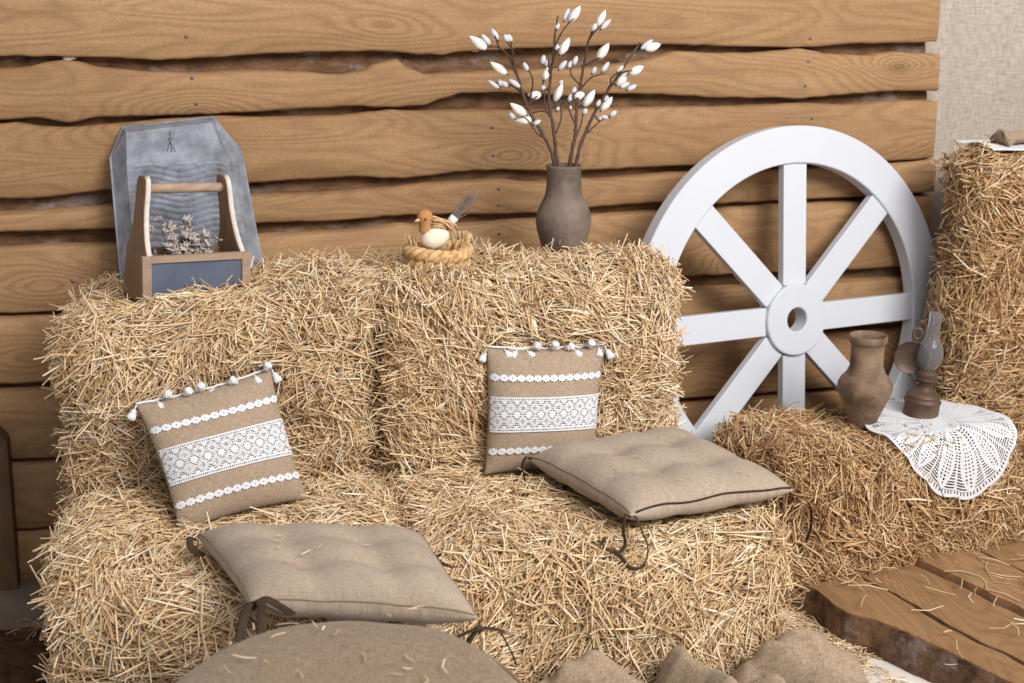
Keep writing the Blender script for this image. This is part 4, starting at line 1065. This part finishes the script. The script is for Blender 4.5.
b = MB(); b.tube([RD @ Vector(p) for p in ((0, .030, -.011), (.003, .045, -.010), (.006, .056, -.006))], .008, 10, .3); b.tube([RD @ Vector((.008 + .0115 * math.cos(2 * PI * i / 24), .068 + .0155 * math.sin(2 * PI * i / 24), -.004)) for i in range(24)], .0048, 8, closed=True); b.build('hanging_loop', 'iron', lamp, smooth='all')
b = MB(); b.tube([RD @ Vector(p) for p in ((0, -.03, -.010), (.004, -.052, -.006), (.016, -.066, .012), (.026, -.062, .03))], .0045, 8, .5); b.build('reflector_bracket', 'iron', lamp, smooth='all')

# ------------------------------------------------------------------ crocheted doily over the bale's edge
DC = Vector((1.975, 2.965)); DR = .205
def drape(x, y):
    """flat doily point -> draped over the bale's front edge"""
    ye = 2.875 + (x - 1.50) * .10                                  # the bale's front edge
    zt = .462 + .0045 * noise.noise(Vector((x * 12, y * 12, 1)))
    wv = .006 * noise.noise(Vector((x * 9, y * 5, 7)))
    r = .05
    if y > ye: return Vector((x, y, zt + wv * .3))
    s = ye - y; arc = r * PI / 2
    if s < arc:
        a = s / r; return Vector((x, ye - r * math.sin(a), zt - r * (1 - math.cos(a)) + wv * .3))
    return Vector((x, ye - r - .004 + wv - .03 * 0, zt - r - (s - arc)))
def doily_on(r, th):
    """r in 0..1 of the local radius"""
    k = 14; f = (th * k / (2 * PI)) % 1.0; c = abs(f - .5) * 2        # 0 mid-panel .. 1 between panels
    rr = r
    if rr < .06: return True
    if rr < .20: return (abs((rr * 36) % 1 - .5) < .30) or (((th * 24 / (2 * PI)) % 1) < .38)
    if rr < .235: return True
    if rr > .965: return True
    if rr > .925: return ((th * 140 / (2 * PI)) % 1) < .62
    # leaf outlines
    lw = math.sin(min(1, max(0, (rr - .235) / .69)) * PI) ** .8 * .62
    if abs(c - lw) < .11 + .03 * (1 - rr): return True
    if c < lw:                                                     # open mesh in the leaf
        return (((rr * 24) % 1) < .52) or (((th * k * 7 / (2 * PI)) % 1) < .50)
    if abs(c - 1) < .07: return True                              # rib between the leaves with ladder bars
    return ((rr * 30) % 1) < .46
b = MB(); NR, NTH = 170, 760; idx = {}
def dv(i, j):
    i %= NTH
    if (i, j) not in idx:
        th = 2 * PI * i / NTH; r = j / NR
        R = DR * r * (1 + .035 * r * abs(math.sin(th * 7))) * (1 + .27 * max(0, math.cos(th + .25 + 1.32)) ** 5)
        x = DC.x + R * math.cos(th + .25); y = DC.y + R * math.sin(th + .25)
        idx[(i, j)] = len(b.v); b.v.append(tuple(drape(x, y)))
    return idx[(i, j)]
for j in range(1, NR):
    for i in range(NTH):
        if doily_on((j + .5) / NR, 2 * PI * (i + .5) / NTH): b.f.append((dv(i, j), dv(i, j + 1), dv(i + 1, j + 1), dv(i + 1, j)))
o = b.build('lace_doily', 'lace', smooth='all', recalc=False)
s = o.modifiers.new('thick', 'SOLIDIFY'); s.thickness = .002; s.offset = 0
tag(o, 'white crocheted lace doily hanging over the front edge of the low tan bale', 'doily')

# ------------------------------------------------------------------ on top of the tall stack
b = MB(); idx = {}
NX, NYY = 220, 90
def lv(i, j):
    if (i, j) not in idx:
        x = 2.235 + .62 * i / NX; y = 3.200 + .20 * j / NYY
        idx[(i, j)] = len(b.v); b.v.append((x, y + .008 * math.sin(x * 40), 1.172 + .014 * noise.noise(Vector((x * 9, y * 9, 2))) - (.018 * max(0, (3.212 - y) / .03) ** 2)))
    return idx[(i, j)]
for j in range(NYY):
    for i in range(NX):
        a, c = i / NX * 44, j / NYY * 15
        if math.hypot((a % 1) - .5, (c % 1) - .5) > .30 or math.hypot((a % 1) - .5, (c % 1) - .5) < .14: b.f.append((lv(i, j), lv(i + 1, j), lv(i + 1, j + 1), lv(i, j + 1)))
o = b.build('lace_cloth', 'lace', smooth='all', recalc=False); s = o.modifiers.new('thick', 'SOLIDIFY'); s.thickness = .002
tag(o, 'white lace cloth spread on top of the tall straw stack', 'cloth')
def roll(i, j):
    t = i / 60; a = 2 * PI * j / 20; x = 2.285 + .36 * t
    r = .020 + .006 * noise.noise(Vector((x * 14, math.cos(a) * 1.4, math.sin(a) * 1.4))) + .010 * max(0, 1 - t * 14)
    r *= 1 - .35 * max(0, (t - .9) / .1)
    return (x + .008 * math.sin(a * 2), 3.255 + r * 1.5 * math.cos(a), 1.190 + r * math.sin(a) * 1.0 + .008 * math.sin(t * 9))
b = MB(); b.grid(roll, 61, 20, closev=True); b.f.append(tuple(j * 61 + 60 for j in range(20))); b.f.append(tuple(j * 61 for j in reversed(range(20))))
o = b.build('burlap_roll', 'sack', smooth='all', uv=[(p[0], p[1] + p[2]) for p in b.v]); tag(o, 'loose roll of brown burlap lying on the lace atop the tall stack', 'burlap roll')

# ------------------------------------------------------------------ straw fallen about
def scatter(name, label, n, fx, L0, L1, m, seed, lift=.05, r0=.0011, r1=.0024, clear=True):
    g = np.random.default_rng(seed); pos = np.array([fx(g) for _ in range(n)])
    ph = g.uniform(0, 2 * PI, n); d = np.column_stack([np.cos(ph), np.sin(ph), g.normal(0, lift, n)])
    nr = np.tile(np.array([0, 0, 1.0]), (n, 1))
    o = straws(name, pos, nr, d, g.uniform(L0, L1, n), g.uniform(r0, r1, n), None, m, .10, clear, 0, seed)
    tag(o, label, 'straw'); return o
def on_floor(g):
    x = 1.27 + .34 * g.random() ** 1.1; y = 2.34 + .54 * g.random() ** .7
    if y < 2.62 and x > 1.36 and g.random() < .8: y += .24
    pile = max(0, 1 - (x - 1.27) / .25) * .085 * max(0, min(1, (y - 2.3) / .2))
    return (x - .012, y, .005 + abs(g.normal(0, .25)) * .02 + pile * g.random())
scatter('floor_straw', 'loose straw strewn on the pale floor between the front bale and the deck', 2600, on_floor, .04, .12, 'straw', 31, .10)
scatter('deck_straw', 'single straws scattered over the plank deck', 85, lambda g: (1.60 + .9 * g.random(), 2.87 - .6 * g.random() ** 1.4, .1175), .02, .10, 'straw', 32, .012)
scatter('bale_foot_straw', 'straw litter along the foot of the low tan bale', 300, lambda g: (1.53 + .70 * (t := g.random()), 2.862 + .075 * t - abs(g.normal(0, .016)), .112 + .012 * abs(g.normal())), .03, .10, 'straw_tan', 33, .15)
scatter('corner_straw', 'straw fallen on the floor at the left side of the front left bale', 500, lambda g: (-.44 + .2 * g.random() - .1 * g.random(), 2.5 + .8 * g.random(), .004 + .02 * g.random()), .04, .13, 'straw_tan', 34, .1)
scatter('pouf_straw', 'a few short straws lying on the brown burlap pouf', 34, lambda g: (.02 + .36 * g.random(), 1.72 + .36 * g.random(), .551), .01, .05, 'straw', 35, .02, .0008, .0016, False)
def on_pad(key):
    P = PADS[key]
    def f(g):
        u, v = g.uniform(-.85, .85, 2); p = P.S(u, v, 1, .009); return (p.x, p.y, p.z)
    return f
scatter('cushion_straw', 'a few straws fallen on the cushion with the bow', 14, on_pad('seat_left'), .008, .03, 'straw', 36, .02, .0007, .0013, False)
scatter('cushion_straw', 'a few straws fallen on the cushion with the zip', 14, on_pad('seat_right'), .008, .03, 'straw', 37, .02, .0007, .0013, False)
# ------------------------------------------------------------------ camera and light
H = 1.6; PIT = math.radians(15.1); YAW = math.radians(14.6)
cam = bpy.data.cameras.new('camera'); co = bpy.data.objects.new('camera', cam); col.objects.link(co)
co.location = (0, 0, H); co.rotation_euler = (PI / 2 - PIT, 0, -YAW)
cam.sensor_width = 36; cam.lens = 1300 / 1024 * 36; cam.clip_start = .05
cam.dof.use_dof = True; cam.dof.focus_distance = 3.1; cam.dof.aperture_fstop = 4.0
scene.camera = co
w = bpy.data.worlds.new('World'); scene.world = w; w.use_nodes = True
bg = w.node_tree.nodes['Background']; bg.inputs[0].default_value = (0.93, .96, 1.0, 1); bg.inputs[1].default_value = .36
def area(name, loc, target, sx, sy, power, color):
    l = bpy.data.lights.new(name, 'AREA'); l.shape = 'RECTANGLE'; l.size = sx; l.size_y = sy; l.energy = power; l.color = color
    o = bpy.data.objects.new(name, l); col.objects.link(o); o.location = loc
    o.rotation_euler = (Vector(target) - Vector(loc)).to_track_quat('-Z', 'Y').to_euler(); return o
area('unseen_area_light', (2.7, -1.1, 3.6), (.9, 3.0, .6), 2.4, 2.0, 275, (1, .97, .93))  # key lamp for the soft light of an unseen window, front right
area('unseen_area_light', (1.0, -1.0, 4.3), (.9, 3.0, .5), 2.6, 2.2, 110, (1, .97, .94))  # fill lamp added overhead, with no window behind it
scene.view_settings.view_transform = 'Standard'; scene.view_settings.look = 'None'
scene.view_settings.gamma = 1; scene.view_settings.exposure = 0; scene.view_settings.use_curve_mapping = False
